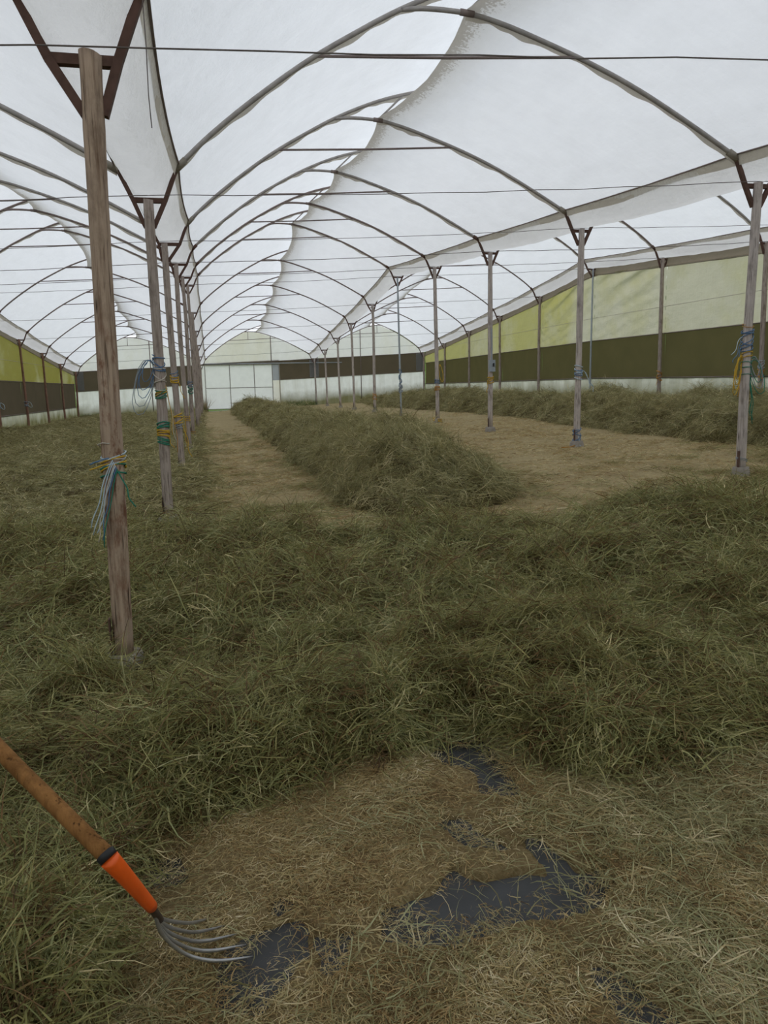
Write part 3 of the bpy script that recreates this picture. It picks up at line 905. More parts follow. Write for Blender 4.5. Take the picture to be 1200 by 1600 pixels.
C_straw = clump_col('straw', 6, M['b_green'], 90, 0.20, 0.04, 0.16, 0.0016, 0.0046, 0.018, 1.2, 0.09, 600)
C_chfar = clump_col('far_chaff', 5, M['b_straw'], 70, 0.5, 0.06, 0.16, 0.004, 0.010, 0.015, 1.6, 0.08, 700)

def scatter(obj, coll, density_attr, dmax, smin, smax, seed, tilt=0.3, keep=True):
    ng = bpy.data.node_groups.new('scatter_' + coll.name, 'GeometryNodeTree')
    ng.interface.new_socket('Geometry', in_out='INPUT', socket_type='NodeSocketGeometry')
    ng.interface.new_socket('Geometry', in_out='OUTPUT', socket_type='NodeSocketGeometry')
    N, Lk = ng.nodes, ng.links
    gi = N.new('NodeGroupInput'); go = N.new('NodeGroupOutput')
    na = N.new('GeometryNodeInputNamedAttribute'); na.data_type = 'FLOAT'; na.inputs['Name'].default_value = density_attr
    mu = N.new('ShaderNodeMath'); mu.operation = 'MULTIPLY'; mu.inputs[1].default_value = dmax
    Lk.new(na.outputs[0], mu.inputs[0])
    ds = N.new('GeometryNodeDistributePointsOnFaces'); ds.inputs['Seed'].default_value = seed
    Lk.new(gi.outputs[0], ds.inputs['Mesh']); Lk.new(mu.outputs[0], ds.inputs['Density'])
    ci = N.new('GeometryNodeCollectionInfo'); ci.inputs['Collection'].default_value = coll
    ci.inputs['Separate Children'].default_value = True; ci.inputs['Reset Children'].default_value = True
    ip = N.new('GeometryNodeInstanceOnPoints'); ip.inputs['Pick Instance'].default_value = True
    Lk.new(ds.outputs['Points'], ip.inputs['Points']); Lk.new(ci.outputs[0], ip.inputs['Instance'])
    rv = N.new('FunctionNodeRandomValue'); rv.data_type = 'FLOAT_VECTOR'
    rv.inputs[0].default_value = (-tilt, -tilt, 0); rv.inputs[1].default_value = (tilt, tilt, 6.2832); rv.inputs['Seed'].default_value = seed + 1
    rr_ = N.new('FunctionNodeRotateRotation'); rr_.rotation_space = 'LOCAL'
    Lk.new(ds.outputs['Rotation'], rr_.inputs[0]); Lk.new(rv.outputs[0], rr_.inputs[1])
    Lk.new(rr_.outputs[0], ip.inputs['Rotation'])
    rs = N.new('FunctionNodeRandomValue'); rs.data_type = 'FLOAT'
    rs.inputs[2].default_value = smin; rs.inputs[3].default_value = smax; rs.inputs['Seed'].default_value = seed + 2
    Lk.new(rs.outputs[1], ip.inputs['Scale'])
    if keep:
        jg = N.new('GeometryNodeJoinGeometry')
        Lk.new(ip.outputs[0], jg.inputs[0]); Lk.new(gi.outputs[0], jg.inputs[0])
        Lk.new(jg.outputs[0], go.inputs[0])
    else:
        Lk.new(ip.outputs[0], go.inputs[0])
    md = obj.modifiers.new('scatter', 'NODES'); md.node_group = ng

def interp(x, tbl):
    a = np.array(tbl, float); return np.interp(x, a[:, 0], a[:, 1])
NEAR = [(-9, 0.2), (-0.62, 0.3), (-0.48, 1.5), (-0.42, 2.2), (-0.36, 2.62), (-0.09, 2.66), (0.16, 2.80), (0.51, 2.95), (0.72, 2.94), (0.86, 3.04), (1.10, 3.02), (1.22, 2.72), (1.37, 2.47), (1.65, 2.47), (2.21, 2.62), (3, 2.6), (5, 2.2), (14, 2.0)]
FAR = [(-9, 9.4), (-0.9, 9.4), (-0.5, 8.7), (-0.2, 8.25), (0.43, 8.15), (1.0, 7.75), (1.5, 7.5), (2.3, 7.3), (3.2, 7.2), (3.8, 7.3), (4.6, 7.65), (5.5, 7.95), (6.3, 8.0), (7, 8.05), (8.0, 8.7), (8.8, 10.2), (14, 10.4)]
def lumps(x, y):
    a = fbm(x * 0.95 + 3, y * 0.95 + 8, 3); b = fbm(x * 2.3 + 31, y * 2.3 + 2, 3); c = fbm(x * 6.1, y * 6.1, 2)
    r = 1 - np.abs(2 * b - 1)
    return np.clip((a - 0.36) * 1.5, 0, 1) * 0.22 + np.clip(r - 0.45, 0, 1) * 0.16 + (c - 0.5) * 0.05 + 0.13 * sstep(0.52, 0.74, fbm(x * 3.1 + 11, y * 2.6 + 4, 2))
def blanket_mask(x, y):
    j = (fbm(x * 1.8 + 9, y * 1.8, 3) - 0.5)
    near = sstep(-0.05, 0.30, y - interp(x, NEAR) - 0.10 * j)
    far = sstep(-0.15, 1.3, interp(x, FAR) - y + 0.8 * j)
    return near * far
def blanket_z(x, y):
    m = blanket_mask(x, y)
    thin = 1 - 0.75 * np.exp(-((x + 0.55) ** 2 + (y - 4.3) ** 2) / 0.16)
    return gz(x, y) - 0.02 + m * (0.035 + 0.95 * lumps(x, y)) * thin
xs = np.concatenate([np.arange(-8.2, -2.2, 0.09), np.arange(-2.2, 5.0, 0.035), np.arange(5.0, 13.9, 0.09)])
ys = np.concatenate([np.arange(0.3, 5.2, 0.035), np.arange(5.2, 11, 0.06)])
def clearX(x): return (x > XLL - 0.05) & (x < XW + 0.05)
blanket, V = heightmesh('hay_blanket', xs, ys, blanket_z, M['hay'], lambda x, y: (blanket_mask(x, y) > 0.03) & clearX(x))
m_ = blanket_mask(V[:, 0], V[:, 1])
nearw = 1 - sstep(3.6, 5.2, V[:, 1])
# thick tufts need more cover than hollows
den = sstep(0.02, 0.35, m_) * (0.75 + 0.5 * fbm(V[:, 0] * 1.7, V[:, 1] * 1.7, 3))
hid = 1 - sstep(4.5, 6.5, np.abs(V[:, 0] - V[:, 1] * 0.28) - V[:, 1] * 0.25)
attr(blanket, 'dn', den * nearw * hid)
attr(blanket, 'df', den * (1 - nearw) * np.clip(hid + 0.25, 0, 1))
scatter(blanket, C_near, 'dn', 135, 0.75, 1.3, 3)
scatter(blanket, C_mid, 'df', 48, 0.75, 1.25, 4)
tag(blanket, 'thick loose blanket of cut green hay across the foreground floor', 'hay', kind='stuff')

# left bay, fully covered
def edgeL(y): return interp(y, [(9, -0.25), (12, -0.2), (16, -0.25), (22, -0.38), (30, -0.45), (52, -0.5)])
def left_mask(x, y):
    j = fbm(x * 1.5 + 2, y * 1.5 + 7, 3) - 0.5
    return sstep(-0.05, 0.5, edgeL(y) - x + 0.5 * j + 0.2) * sstep(8.6, 9.3, y)
def left_z(x, y): return gz(x, y) - 0.02 + left_mask(x, y) * (0.05 + 0.65 * lumps(x * 0.9, y * 0.9))
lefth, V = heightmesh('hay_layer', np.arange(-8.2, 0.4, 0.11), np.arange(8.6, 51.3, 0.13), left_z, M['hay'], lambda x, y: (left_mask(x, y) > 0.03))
attr(lefth, 'd', left_mask(V[:, 0], V[:, 1]) * (1 - 0.55 * sstep(18, 40, V[:, 1])))
scatter(lefth, C_far, 'd', 19, 0.6, 1.1, 9)
tag(lefth, 'even layer of drying hay covering the floor of the left bay', 'hay', kind='stuff')

# windrow in the middle bay
def row_c(y): return interp(y, [(8, 2.55), (12, 2.65), (18, 2.55), (28, 2.30), (45, 1.85)])
def row_mask(x, y):
    hw = interp(y, [(8.0, 0.55), (8.8, 0.98), (12, 1.05), (18, 1.0), (28, 0.95), (44, 0.8), (45.5, 0.4)])
    j = fbm(x * 1.1 + 4, y * 1.1 + 1, 3) - 0.5
    d = np.abs(x - row_c(y) + 0.35 * (fbm(x * 0 + 3.3, y * 0.5, 2) - 0.5)) / (hw * (1 + 0.45 * j))
    s_ = np.clip(1 - d ** 2.0, 0, 1)
    return s_ * sstep(8.0, 9.7, y + 0.5 * j) * (1 - sstep(44.5, 45.8, y))
def row_z(x, y):
    m = row_mask(x, y)
    hh = interp(y, [(8, 0.60), (10.5, 0.66), (18, 0.60), (28, 0.58), (43, 0.66), (45, 0.66)])
    return gz(x, y) - 0.03 + np.sqrt(m) * hh * (0.72 + 0.55 * (fbm(x * 0.9 + 1, y * 0.9, 3) - 0.25)) + np.sqrt(m) * (0.48 * (fbm(x * 2.0, y * 2.0, 3) - 0.5) + 0.12 * sstep(0.5, 0.72, fbm(x * 3.3 + 8, y * 3.3, 2)))
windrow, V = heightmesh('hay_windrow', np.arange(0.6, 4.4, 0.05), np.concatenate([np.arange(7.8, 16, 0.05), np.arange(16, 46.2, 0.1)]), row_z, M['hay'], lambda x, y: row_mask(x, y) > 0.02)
mm = sstep(0.01, 0.12, row_mask(V[:, 0], V[:, 1]))
attr(windrow, 'dn', mm * (1 - sstep(14, 18, V[:, 1])))
attr(windrow, 'df', mm * sstep(14, 18, V[:, 1]))
scatter(windrow, C_row, 'dn', 65, 0.7, 1.15, 21, 0.45)
scatter(windrow, C_far, 'df', 28, 0.5, 0.9, 22, 0.4)
tag(windrow, 'long raked heap of hay running down the middle bay to the door', 'hay', kind='stuff')

# bank of hay along the right side wall
def bank_mask(x, y):
    e = interp(y, [(9, 8.9), (13, 8.55), (20, 8.75), (27, 8.7), (32, 8.3), (37, 7.9), (42, 8.3), (50, 9)])
    j = fbm(x * 0.8 + 14, y * 0.8 + 5, 3) - 0.5
    return sstep(0.0, 1.1, x - e + 0.7 * j) * sstep(9.2, 10.6, y) * (1 - 0.6 * sstep(36, 46, y))
def bank_z(x, y):
    m = bank_mask(x, y)
    prof = 0.72 - 0.42 * sstep(10.2, 12.2, x)
    prof = prof * interp(y, [(9, 0.9), (14, 1.0), (20, 0.86), (26, 0.80), (34, 0.9), (45, 0.7)])
    return gz(x, y) - 0.03 + m * (prof * (0.75 + 0.8 * (fbm(x * 0.8, y * 0.8 + 3, 3) - 0.3)) + 0.46 * (fbm(x * 1.9, y * 1.9, 3) - 0.5))
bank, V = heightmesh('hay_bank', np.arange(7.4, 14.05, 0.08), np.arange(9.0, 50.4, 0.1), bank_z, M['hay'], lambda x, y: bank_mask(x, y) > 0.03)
mm = sstep(0.02, 0.2, bank_mask(V[:, 0], V[:, 1])) * (1 - 0.7 * sstep(11.5, 12.5, V[:, 0]))
attr(bank, 'dn', mm * (1 - sstep(17, 20, V[:, 1]))); attr(bank, 'df', mm * sstep(17, 20, V[:, 1]))
scatter(bank, C_row, 'dn', 40, 0.8, 1.35, 31, 0.45)
scatter(bank, C_far, 'df', 20, 0.6, 1.0, 32, 0.45)
tag(bank, 'broad bank of heaped hay along the right side wall', 'hay', kind='stuff')

# chaff on the floor: near (with bare patches of black sheet) and far
PATCH = [[(0.80, 2.98), (0.88, 3.06), (1.10, 3.02), (1.10, 2.88), (1.06, 2.72), (1.07, 2.54), (0.93, 2.57), (0.95, 2.76), (0.84, 2.88)],
         [(0.40, 1.96), (0.45, 2.05), (0.55, 2.08), (0.62, 2.12), (0.68, 2.18), (0.74, 2.12), (0.85, 2.09), (0.94, 2.08), (1.02, 2.07), (1.14, 2.05), (1.08, 1.93), (1.00, 1.88), (0.86, 1.885), (0.74, 1.875), (0.62, 1.87), (0.50, 1.895)],
         [(0.72, 2.47), (0.81, 2.45), (0.86, 2.26), (0.77, 2.24)], [(0.95, 2.30), (1.02, 2.27), (1.06, 2.02), (0.98, 2.0), (0.97, 2.15)],
         [(0.91, 1.68), (1.00, 1.66), (1.03, 1.50), (1.04, 1.34), (0.89, 1.36), (0.90, 1.52)],
         [(-0.10, 1.90), (-0.04, 2.02), (0.05, 2.09), (0.20, 2.07), (0.19, 1.95), (0.11, 1.88), (0.05, 1.79), (-0.08, 1.81)],
         [(0.22, 2.03), (0.29, 2.01), (0.30, 1.88), (0.23, 1.88)], [(-0.36, 2.57), (-0.20, 2.55), (-0.17, 2.40), (-0.31, 2.38)], [(0.28, 1.53), (0.37, 1.51), (0.37, 1.40), (0.28, 1.41)],
         [(0.62, 2.72), (0.72, 2.71), (0.71, 2.66), (0.62, 2.66)], [(0.10, 2.20), (0.16, 2.20), (0.15, 2.13), (0.10, 2.13)]]
def inpoly(x, y, P):
    r = np.zeros(x.shape, bool); n = len(P)
    for i in range(n):
        (xa, ya), (xb, yb) = P[i], P[(i + 1) % n]
        c = ((ya > y) != (yb > y)) & (x < (xb - xa) * (y - ya) / (yb - ya + 1e-12) + xa)
        r ^= c
    return r
def bare(x, y):
    jx = (fbm(x * 9, y * 9, 3) - 0.5) * 0.10; jy = (fbm(x * 9 + 40, y * 9 + 40, 3) - 0.5) * 0.10
    r = np.zeros(x.shape, bool)
    for P in PATCH: r |= inpoly(x + jx, y + jy, P)
    return r.astype(float)
def soft(b):
    for _ in range(2):
        p = np.pad(b, 1, mode='edge')
        b = (p[:-2, 1:-1] + p[2:, 1:-1] + p[1:-1, :-2] + p[1:-1, 2:] + 2 * p[1:-1, 1:-1]) / 6
    return b
_b = {}
def chaff_z(x, y):
    b = soft(bare(x, y)); _b['b'] = b
    return gz(x, y) + 0.012 + 0.016 * (fbm(x * 5, y * 5, 3) - 0.4) - 0.05 * np.clip(b * 1.5, 0, 1)
chaff, V = heightmesh('straw_chaff', np.arange(-1.1, 3.2, 0.0125), np.arange(0.9, 3.6, 0.0125), chaff_z, M['chaff'])
bb = _b['b'].reshape(-1)
B2 = _b['b'].copy()
for _ in range(5): B2 = np.maximum(B2, soft(B2) * 1.25)
wide = np.clip(B2 * 1.6, 0, 1)
for _ in range(5): wide = soft(wide)
bclear = np.clip(1 - 1.5 * wide, 0.012, 1).reshape(-1)
rightw = sstep(0.9, 1.4, V[:, 0] + 0.25 * (fbm(V[:, 0] * 3, V[:, 1] * 3, 3) - 0.5))
lowm = sstep(1.95, 1.6, V[:, 1]) * 0.6
attr(chaff, 'dc', bclear * (0.5 + fbm(V[:, 0] * 4, V[:, 1] * 4, 2)))
attr(chaff, 'ds', np.clip(bclear, 0.012, 1) * np.clip(0.13 + rightw * 0.9 + lowm, 0, 1.1) * (0.35 + 1.2 * fbm(V[:, 0] * 3.1 + 7, V[:, 1] * 3.1, 3)))
scatter(chaff, C_chaff, 'dc', 170, 0.6, 1.2, 41, 0.06)
scatter(chaff, C_straw, 'ds', 110, 0.6, 1.2, 42, 0.10)
tag(chaff, 'thin litter of straw and chaff over the black sheet in front', 'chaff', kind='stuff')
def far_z(x, y): return gz(x, y) + 0.010 + 0.02 * (fbm(x * 1.3, y * 1.3, 3) - 0.4)
fchaff, V = heightmesh('trodden_chaff', np.arange(-1.2, 13.9, 0.2), np.arange(3.4, 51.0, 0.2), far_z, M['chaff_far'])
dd = (1 - sstep(14, 30, V[:, 1])) * (0.3 + fbm(V[:, 0] * 1.3, V[:, 1] * 1.3, 3)) * sstep(6.5, 7.5, V[:, 1])
attr(fchaff, 'dc', dd)
# thin scatter of loose hay that spills past the blanket edge
sp_ = np.exp(-np.clip(V[:, 1] - interp(V[:, 0], FAR), 0, 9) / 0.9) * sstep(6.8, 7.6, V[:, 1]) + 0.6 * np.exp(-np.abs(V[:, 0] - edgeL(V[:, 1])) / 0.35) * sstep(8, 9, V[:, 1]) * (1 - sstep(20, 34, V[:, 1]))
sp_ += 0.5 * np.exp(-np.clip(np.abs(V[:, 0] - row_c(V[:, 1])) - 0.9, 0, 9) / 0.35) * sstep(8, 9, V[:, 1]) * (1 - sstep(16, 25, V[:, 1]))
attr(fchaff, 'ds', np.clip(sp_, 0, 1.2) * (0.1 + 1.4 * sstep(0.42, 0.62, fbm(V[:, 0] * 1.6 + 3, V[:, 1] * 1.6, 3))))
scatter(fchaff, C_chfar, 'dc', 9, 0.6, 1.2, 51, 0.05)
scatter(fchaff, C_mid, 'ds', 30, 0.5, 0.9, 52, 0.10)
tag(fchaff, 'bare trodden floor strip of pale chaff beyond the hay', 'chaff', kind='stuff')

# ------------------------------------------------------------------ twine tied round the posts
def wraps(key, z0, z1, turns, rad=0.0035, seed=0, loose=0.006):
    c, B, T, r = POSTS[key]
    rr_ = random.Random(seed); pts = []
    n = int(turns * 10)
    ph = rr_.uniform(0, 6.28)
    for k in range(n + 1):
        f = k / n
        z = z0 + (z1 - z0) * (0.5 - 0.5 * math.cos(f * math.pi * (1 if turns < 4 else 3))) + rr_.uniform(-0.004, 0.004)
        q = c(min(1, max(0, (z - B.z) / (T.z - B.z))))
        a = ph + 2 * math.pi * turns * f
        R_ = r * 1.06 + rad + loose * (0.5 + 0.5 * math.sin(3 * a + seed))
        pts.append((q.x + R_ * math.cos(a), q.y + R_ * math.sin(a), z + 0.02 * math.sin(a + seed)))
    return pts
def hang(p, length, dx, dy, seed, wig=0.02, up_=0.0, n=10):
    r = random.Random(seed); pts = []
    w1, w2 = r.uniform(2, 5), r.uniform(0, 6)
    for k in range(n + 1):
        f = k / n
        pts.append((p[0] + dx * f ** 0.8 + wig * math.sin(w1 * f * 3 + w2) * f, p[1] + dy * f + wig * 0.5 * math.cos(w1 * f * 2) * f, p[2] + up_ * math.sin(math.pi * min(1, f * 2)) * 0.5 - length * f))
    return pts
def loop_(p, w_, h, dy, seed):
    r = random.Random(seed); pts = []
    for k in range(15):
        a = 2 * math.pi * k / 14
        pts.append((p[0] + w_ * (0.5 - 0.5 * math.cos(a)) + 0.01 * r.uniform(-1, 1), p[1] + dy * math.sin(a / 2), p[2] - h * 0.5 * (1 - math.cos(a)) * 0.6 + 0.5 * h * math.sin(a)))
    return pts
def at_post(key, z, ang):
    c, B, T, r = POSTS[key]
    q = c(min(1, max(0, (z - B.z) / (T.z - B.z))))
    return (q.x + (r * 1.08) * math.cos(ang), q.y + (r * 1.08) * math.sin(ang), z)
def twine(label, parts, group='twine tied to the posts'):
    """parts: (partname, path, radius, material)"""
    p0 = Vector(parts[0][1][0])
    root = empty('twine_tie', p0); inv = Matrix.Translation(-p0)
    for nm, path, rad, mat in parts:
        o = MB().tube(path, rad, 5).build(nm, M[mat]); o.parent = root; o.matrix_parent_inverse = inv
    tag(root, label, 'twine', group)
FR = -math.pi / 2      # towards the camera
k1 = ('L', 1)
P = at_post(k1, 1.26, FR + 0.1)
parts = [('wrap', wraps(k1, 1.24, 1.29, 2.5, 0.004, 1), 0.004, 'tw_pale'), ('wrap', wraps(k1, 1.20, 1.26, 2, 0.005, 2), 0.005, 'tw_yellow'), ('wrap', wraps(k1, 1.16, 1.23, 2.2, 0.0045, 3), 0.0045, 'tw_green'), ('wrap', wraps(k1, 1.22, 1.33, 1.5, 0.003, 4, 0.012), 0.003, 'tw_white')]
for q in range(6):
    parts.append(('strand', hang((P[0] + 0.004 * q, P[1] - 0.008, P[2] - 0.01 * q), 0.36 + 0.03 * (q % 3), -0.13 + 0.007 * q, -0.01, 50 + q, 0.010), 0.0032, ['tw_pale', 'tw_pale', 'tw_white', 'tw_pale', 'tw_blue', 'tw_green'][q]))
parts.append(('strand', hang((P[0] + 0.02, P[1] - 0.005, 1.20), 0.20, 0.07, 0.0, 61, 0.01), 0.004, 'tw_green'))
parts.append(('strand', hang((P[0] - 0.02, P[1], 1.27), 0.03, -0.10, -0.005, 62, 0.004), 0.004, 'tw_blue'))
parts.append(('strand', hang((P[0] - 0.02, P[1], 1.24), 0.03, -0.10, -0.005, 63, 0.004), 0.004, 'tw_yellow'))
twine('pale blue and yellow twine knotted on the nearest post with trailing ends', parts)
k2 = ('L', 2)
parts = [('wrap', wraps(k2, 1.86, 2.02, 4, 0.006, 5), 0.006, 'tw_blue'), ('wrap', wraps(k2, 1.66, 1.90, 6, 0.005, 6, 0.014), 0.005, 'tw_white')]
for q in range(5):
    parts.append(('loop', loop_(at_post(k2, 1.92 - 0.02 * q, math.pi), -0.13 - 0.03 * q, 0.20 + 0.08 * q, -0.05, 70 + q), 0.0042, 'tw_blue' if q < 3 else 'tw_grey'))
for q in range(3):
    parts.append(('strand', hang(at_post(k2, 1.70, -0.3), 0.55 + 0.1 * q, 0.06 + 0.02 * q, -0.02, 80 + q, 0.02), 0.004, ['tw_yellow', 'tw_white', 'tw_orange'][q]))
twine('tangle of blue twine loops high on the second left post', parts)
twine('green twine band on the second left post, just below the blue loops', [('wrap', wraps(k2, 1.57, 1.66, 4, 0.006, 7), 0.006, 'tw_green'), ('wrap', wraps(k2, 1.60, 1.64, 2, 0.006, 8), 0.006, 'tw_yellow')])
twine('double green and yellow twine band low on the second left post', [('wrap', wraps(k2, 1.22, 1.28, 4, 0.007, 9), 0.007, 'tw_green'), ('wrap', wraps(k2, 1.13, 1.20, 5, 0.008, 10), 0.008, 'tw_yellow'), ('wrap', wraps(k2, 1.05, 1.11, 3.5, 0.007, 11), 0.007, 'tw_green'), ('strand', hang(at_post(k2, 1.12, -0.4), 0.12, 0.04, -0.02, 90), 0.005, 'tw_yellow')])
k3 = ('L', 3)
twine('yellow twine band at head height on the third left post', [('wrap', wraps(k3, 1.80, 1.90, 4, 0.009, 12), 0.009, 'tw_yellow'), ('wrap', wraps(k3, 1.9, 1.98, 2, 0.006, 13), 0.006, 'tw_blue'), ('strand', hang(at_post(k3, 1.82, -0.4), 0.3, 0.08, -0.02, 91), 0.006, 'tw_yellow')])
twine('thick yellow twine band at waist height on the third left post', [('wrap', wraps(k3, 1.10, 1.26, 6, 0.010, 14), 0.010, 'tw_yellow'), ('wrap', wraps(k3, 1.00, 1.08, 3, 0.008, 15), 0.008, 'tw_grey'), ('strand', hang(at_post(k3, 1.12, -0.3), 0.6, 0.13, -0.02, 92, 0.03), 0.008, 'tw_yellow')])
twine('grey twine coils around the foot of the third left post', [('wrap', wraps(k3, 0.27, 0.36, 4, 0.012, 16, 0.03), 0.011, 'tw_grey'), ('wrap', wraps(k3, 0.25, 0.31, 2, 0.012, 17, 0.06), 0.010, 'tw_white')])
k4 = ('L', 4)
twine('yellow strands hanging down the fourth left post', [('wrap', wraps(k4, 1.0, 1.1, 3, 0.009, 18), 0.009, 'tw_yellow'), ('strand', hang(at_post(k4, 1.05, FR - 0.6), 0.75, -0.03, -0.01, 93, 0.03), 0.009, 'tw_yellow'), ('wrap', wraps(k4, 0.32, 0.40, 3, 0.010, 181, 0.03), 0.010, 'tw_grey')])
twine('blue-green twine band on the fifth left post', [('wrap', wraps(('L', 5), 1.62, 1.80, 5, 0.011, 19), 0.010, 'tw_green'), ('wrap', wraps(('L', 5), 1.80, 1.95, 3, 0.010, 191), 0.009, 'tw_blue'), ('wrap', wraps(('L', 5), 0.45, 0.52, 2, 0.01, 192, 0.03), 0.010, 'tw_orange')])
kr = ('R', 2)
parts = [('wrap', wraps(kr, 2.00, 2.24, 7, 0.006, 20, 0.012), 0.006, 'tw_blue'), ('wrap', wraps(kr, 2.28, 2.31, 1.5, 0.004, 201), 0.004, 'tw_orange')]
for q in range(3):
    parts.append(('strand', hang(at_post(kr, 2.16 - 0.05 * q, math.pi), 0.22 + 0.05 * q, -0.17 + 0.03 * q, -0.03, 100 + q, 0.02, 0.05), 0.0045, 'tw_blue' if q else 'tw_pale'))
twine('blue twine wound high around the pale post at the right edge', parts)
parts = [('wrap', wraps(kr, 1.88, 1.96, 2, 0.006, 22), 0.006, 'tw_yellow')]
for q in range(4):
    parts.append(('loop', loop_(at_post(kr, 1.86 - 0.02 * q, math.pi), -0.10 - 0.015 * q, 0.26 + 0.05 * q, -0.05, 110 + q), 0.006, 'tw_yellow'))
parts.append(('strand', hang(at_post(kr, 1.84, math.pi), 0.42, -0.05, -0.02, 117, 0.02), 0.005, 'tw_orange'))
twine('loops of yellow twine hanging on the pale post at the right edge', parts)
parts = [('wrap', wraps(kr, 1.66, 1.84, 3, 0.005, 23), 0.005, 'tw_green')]
for q in range(4):
    parts.append(('loop', loop_(at_post(kr, 1.86 - 0.03 * q, 0), 0.10 + 0.03 * q, 0.22 + 0.05 * q, -0.05, 120 + q), 0.005, 'tw_green' if q % 2 else 'tw_grey'))
for q in range(3):
    parts.append(('strand', hang(at_post(kr, 1.72, 0), 0.55 + 0.05 * q, 0.03 + 0.02 * q, -0.03, 130 + q, 0.02), 0.005, 'tw_green'))
twine('green twine strands trailing down the pale post at the right edge', parts)
twine('thin grey wire ring near the foot of the pale right post', [('wrap', wraps(kr, 0.60, 0.63, 2.2, 0.005, 231), 0.005, 'tw_grey')])
k = ('R', 3)
parts = [('wrap', wraps(k, 1.72, 1.96, 6, 0.009, 24), 0.008, 'tw_pale'), ('wrap', wraps(k, 1.80, 1.90, 3, 0.009, 25), 0.008, 'tw_blue')]
for q in range(2):
    parts.append(('strand', hang(at_post(k, 1.88, 0), 0.30 + 0.1 * q, 0.20 + 0.06 * q, -0.03, 140 + q, 0.03, 0.08), 0.006, 'tw_pale'))
twine('pale blue twine knot on the second right-hand post', parts)
twine('blue twine at the foot of the second right-hand post', [('wrap', wraps(k, 0.60, 0.80, 4, 0.009, 26, 0.015), 0.008, 'tw_blue'), ('strand', hang(at_post(k, 0.66, FR), 0.18, 0.02, -0.05, 143), 0.008, 'tw_pale'), ('strand', [(6.60, 13.26, 0.50), (6.45, 13.2, 0.475), (6.30, 13.22, 0.472)], 0.010, 'tw_orange')])
k = ('R', 4)
twine('yellow twine band under the switch box on the third right-hand post', [('wrap', wraps(k, 1.70, 1.86, 5, 0.011, 27), 0.010, 'tw_yellow'), ('strand', hang(at_post(k, 1.78, math.pi - 0.4), 0.3, -0.02, -0.03, 144), 0.009, 'tw_yellow')])
q = at_post(k, 2.12, FR)
bx = empty('switch_box', (q[0], q[1] - 0.04, 1.98)); inv = Matrix.Translation((-q[0], -(q[1] - 0.04), -1.98))
for nm, b_, mt in (('box_body', MB().bar((q[0], q[1] - 0.05, 1.98), (q[0], q[1] - 0.05, 2.26), 0.10, 0.14), 'box'), ('switch_lever', MB().bar((q[0] + 0.02, q[1] - 0.115, 2.10), (q[0] + 0.02, q[1] - 0.115, 2.18), 0.03, 0.03), 'fork_black'), ('conduit', MB().tube([(q[0], q[1] - 0.02, 2.26), (q[0] + 0.01, q[1] - 0.015, 2.6), (q[0], q[1] - 0.01, 3.0)], 0.014, 6), 'box')):
    o = b_.build(nm, M[mt], smooth=False); o.parent = bx; o.matrix_parent_inverse = inv
tag(bx, 'small grey switch box fixed on the third right-hand post', 'switch box')
k = ('R', 5)
twine('yellow and blue twine on the fourth right-hand post', [('wrap', wraps(k, 1.55, 1.66, 4, 0.012, 28), 0.011, 'tw_orange'), ('wrap', wraps(k, 1.75, 1.86, 3, 0.012, 29), 0.010, 'tw_blue'), ('loop', loop_(at_post(k, 2.2, 0), 0.12, 0.45, -0.03, 145), 0.010, 'tw_yellow')])
twine('yellow twine ring lying at the foot of the fourth right-hand post', [('wrap', wraps(k, 0.62, 0.70, 3, 0.012, 30, 0.10), 0.013, 'tw_yellow')])
twine('grey rag of twine half way up the slim steel post', [('wrap', wraps(('R', 6), 1.5, 1.75, 5, 0.014, 33, 0.03), 0.014, 'tw_grey'), ('wrap', wraps(('R', 6), 1.8, 2.3, 6, 0.012, 34, 0.01), 0.011, 'tw_blue')])
twine('yellowish twine on the sixth right-hand post', [('wrap', wraps(('R', 7), 1.2, 1.45, 5, 0.014, 35), 0.012, 'tw_orange'), ('wrap', wraps(('R', 7), 0.7, 0.9, 3, 0.014, 36), 0.012, 'tw_grey')])
k = ('W', 5)
twine('orange twine binding on the second wall post at right', [('wrap', wraps(k, 1.72, 2.0, 5, 0.012, 37), 0.011, 'tw_orange'), ('strand', hang(at_post(k, 1.9, math.pi), 0.35, -0.04, -0.03, 146), 0.009, 'tw_orange')])
k = ('W', 4)
twine('orange and pale twine binding on the wall post nearest the right edge', [('wrap', wraps(k, 1.70, 1.92, 5, 0.011, 38), 0.010, 'tw_orange'), ('wrap', wraps(k, 1.95, 2.15, 4, 0.010, 39), 0.008, 'tw_pale')])
for i_, lb in ((7, 'blue-grey twine coil on the wall post at the left edge'), (8, 'blue-grey twine lump on the second post along the left wall')):
    k = ('LL', i_)
    twine(lb, [('wrap', wraps(k, 1.20, 1.40, 4, 0.018, 40 + i_), 0.016, 'tw_grey'), ('loop', loop_(at_post(k, 1.35, 0), 0.18, 0.22, -0.03, 150 + i_), 0.012, 'tw_pale')])

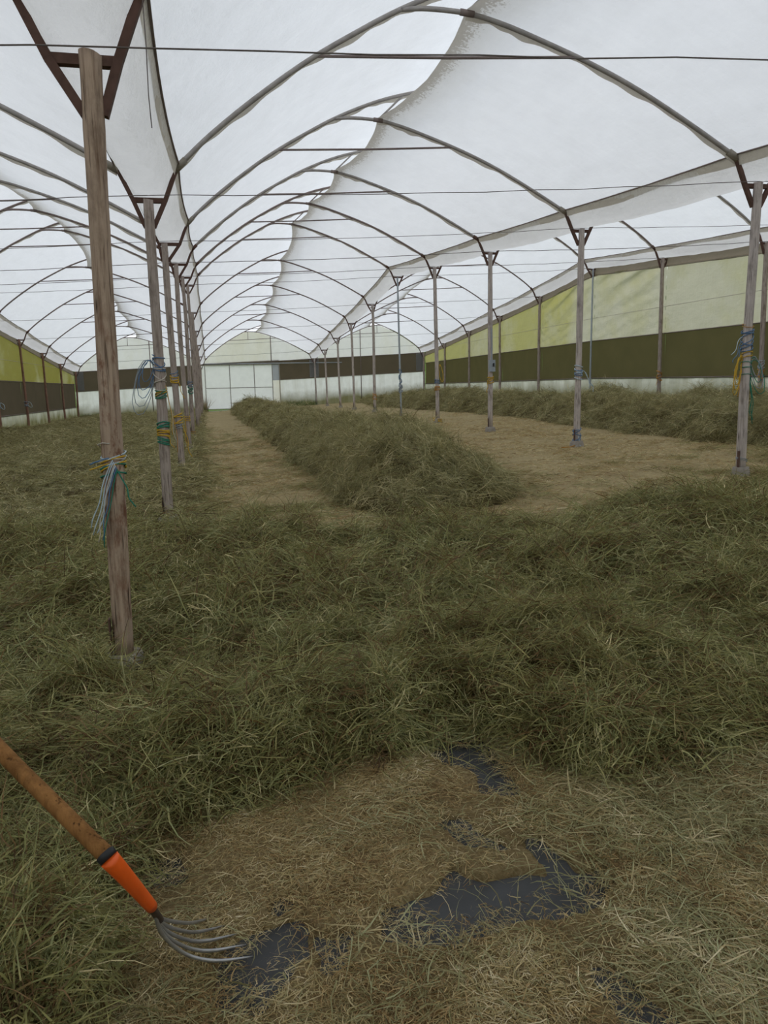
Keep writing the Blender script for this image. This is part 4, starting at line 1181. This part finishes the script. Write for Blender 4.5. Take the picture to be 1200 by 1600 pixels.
# ------------------------------------------------------------------ weeds at the end wall
def weed(name, x, y, h, n, seed, mat, label, spread=0.25, cat='weeds'):
    me = clump_mesh(name, M[mat], n, spread, h * 0.5, h * 1.1, 0.012, 0.03, 0.02, 1.5, 0.22, seed, upright=1.25)
    COL.objects.link(me); me.location = (x, y, float(gz(x, y)))
    tag(me, label, cat, 'weeds along the end wall')
weed('weed_tuft', 5.35, yy(11, 5.35) - 0.35, 0.42, 160, 901, 'b_weed', 'dark green weeds at the end wall left of the far slim posts', 0.55)
weed('weed_tuft', 6.3, yy(11, 6.3) - 0.35, 0.40, 150, 902, 'b_weed', 'dark green weeds at the foot of the end-wall post', 0.5)
weed('weed_tuft', -0.55, yy(11, -0.55) - 0.4, 0.38, 120, 903, 'b_weed', 'green weeds beside the left door jamb', 0.35)
weed('dry_stalks', -0.38, yy(11, -0.38) - 0.32, 1.25, 70, 904, 'b_dead', 'tall dry straw stalks standing at the left door jamb', 0.12, 'dry grass')
weed('weed_tuft', -7.5, yy(11, -7.5) - 0.35, 0.42, 160, 905, 'b_weed', 'green weeds in the far left corner of the left bay', 0.5)
weed('weed_tuft', -5.6, yy(11, -5.6) - 0.35, 0.32, 120, 906, 'b_weed', 'low green weeds along the end wall of the left bay', 0.55)

# ------------------------------------------------------------------ hay fork
TIPS = [(-0.095, 2.166), (-0.045, 2.120), (-0.012, 2.074), (0.012, 2.023), (0.028, 1.970)]
neck = Vector((-0.204, 1.897, 0.250))
fork = empty('hay_fork', (0.0, 2.05, float(gz(0, 2.05)) + 0.012)); finv = Matrix.Translation(-Vector(fork.location))
def fpart(o):
    o.parent = fork; o.matrix_parent_inverse = finv; return o
hp = catmull([(-0.955, 2.27, 1.10), (-0.751, 2.085, 0.925), (-0.548, 1.921, 0.754), (-0.42, 1.815, 0.660), (-0.290, 1.722, 0.556)], 5)
fpart(MB().tube(hp, [0.0185 + 0.0012 * (k / (len(hp) - 1)) for k in range(len(hp))], 14).build('handle', M['fork_wood']))
fpart(MB().tube([(-0.2955, 1.7265, 0.5605), (-0.286, 1.7185, 0.551)], 0.0222, 14).build('collar', M['fork_black']))
sl = catmull([(-0.287, 1.7195, 0.552), (-0.266, 1.742, 0.500), (-0.243, 1.790, 0.420), (-0.218, 1.858, 0.318)], 5)
nS = len(sl)
fpart(MB().tube(sl, [0.0225 - 0.007 * (k / (nS - 1)) for k in range(nS)], 14).build('orange_socket', M['fork_orange']))
fpart(MB().tube(catmull([(-0.219, 1.855, 0.322), (-0.212, 1.878, 0.285), tuple(neck)], 4), [0.0105] * 9, 10).build('neck', M['steel_dark']))
TA = [(-0.214, 1.872, 0.294), (-0.207, 1.905, 0.252), (-0.176, 1.978, 0.180), (-0.135, 2.067, 0.104)]
TB = [(-0.214, 1.872, 0.294), (-0.200, 1.892, 0.212), (-0.150, 1.915, 0.128), (-0.075, 1.937, 0.074)]
for k, (tx, ty) in enumerate(TIPS):
    f = k / 4
    pts = [tuple(a_ * (1 - f) + b_ * f for a_, b_ in zip(p, q)) for p, q in zip(TA, TB)]
    pts.append((tx, ty, float(gz(tx, ty)) + 0.012))
    pth = catmull(pts, 5)
    nn = len(pth)
    fpart(MB().tube(pth, [0.0052 if q < nn * 0.75 else 0.0052 - 0.0035 * (q / nn - 0.75) * 4 for q in range(nn)], 8).build('tine', M['steel']))
tag(fork, 'five-tined hay fork with wooden handle and orange socket, tines on the floor', 'hay fork')

bpy.context.view_layer.update()
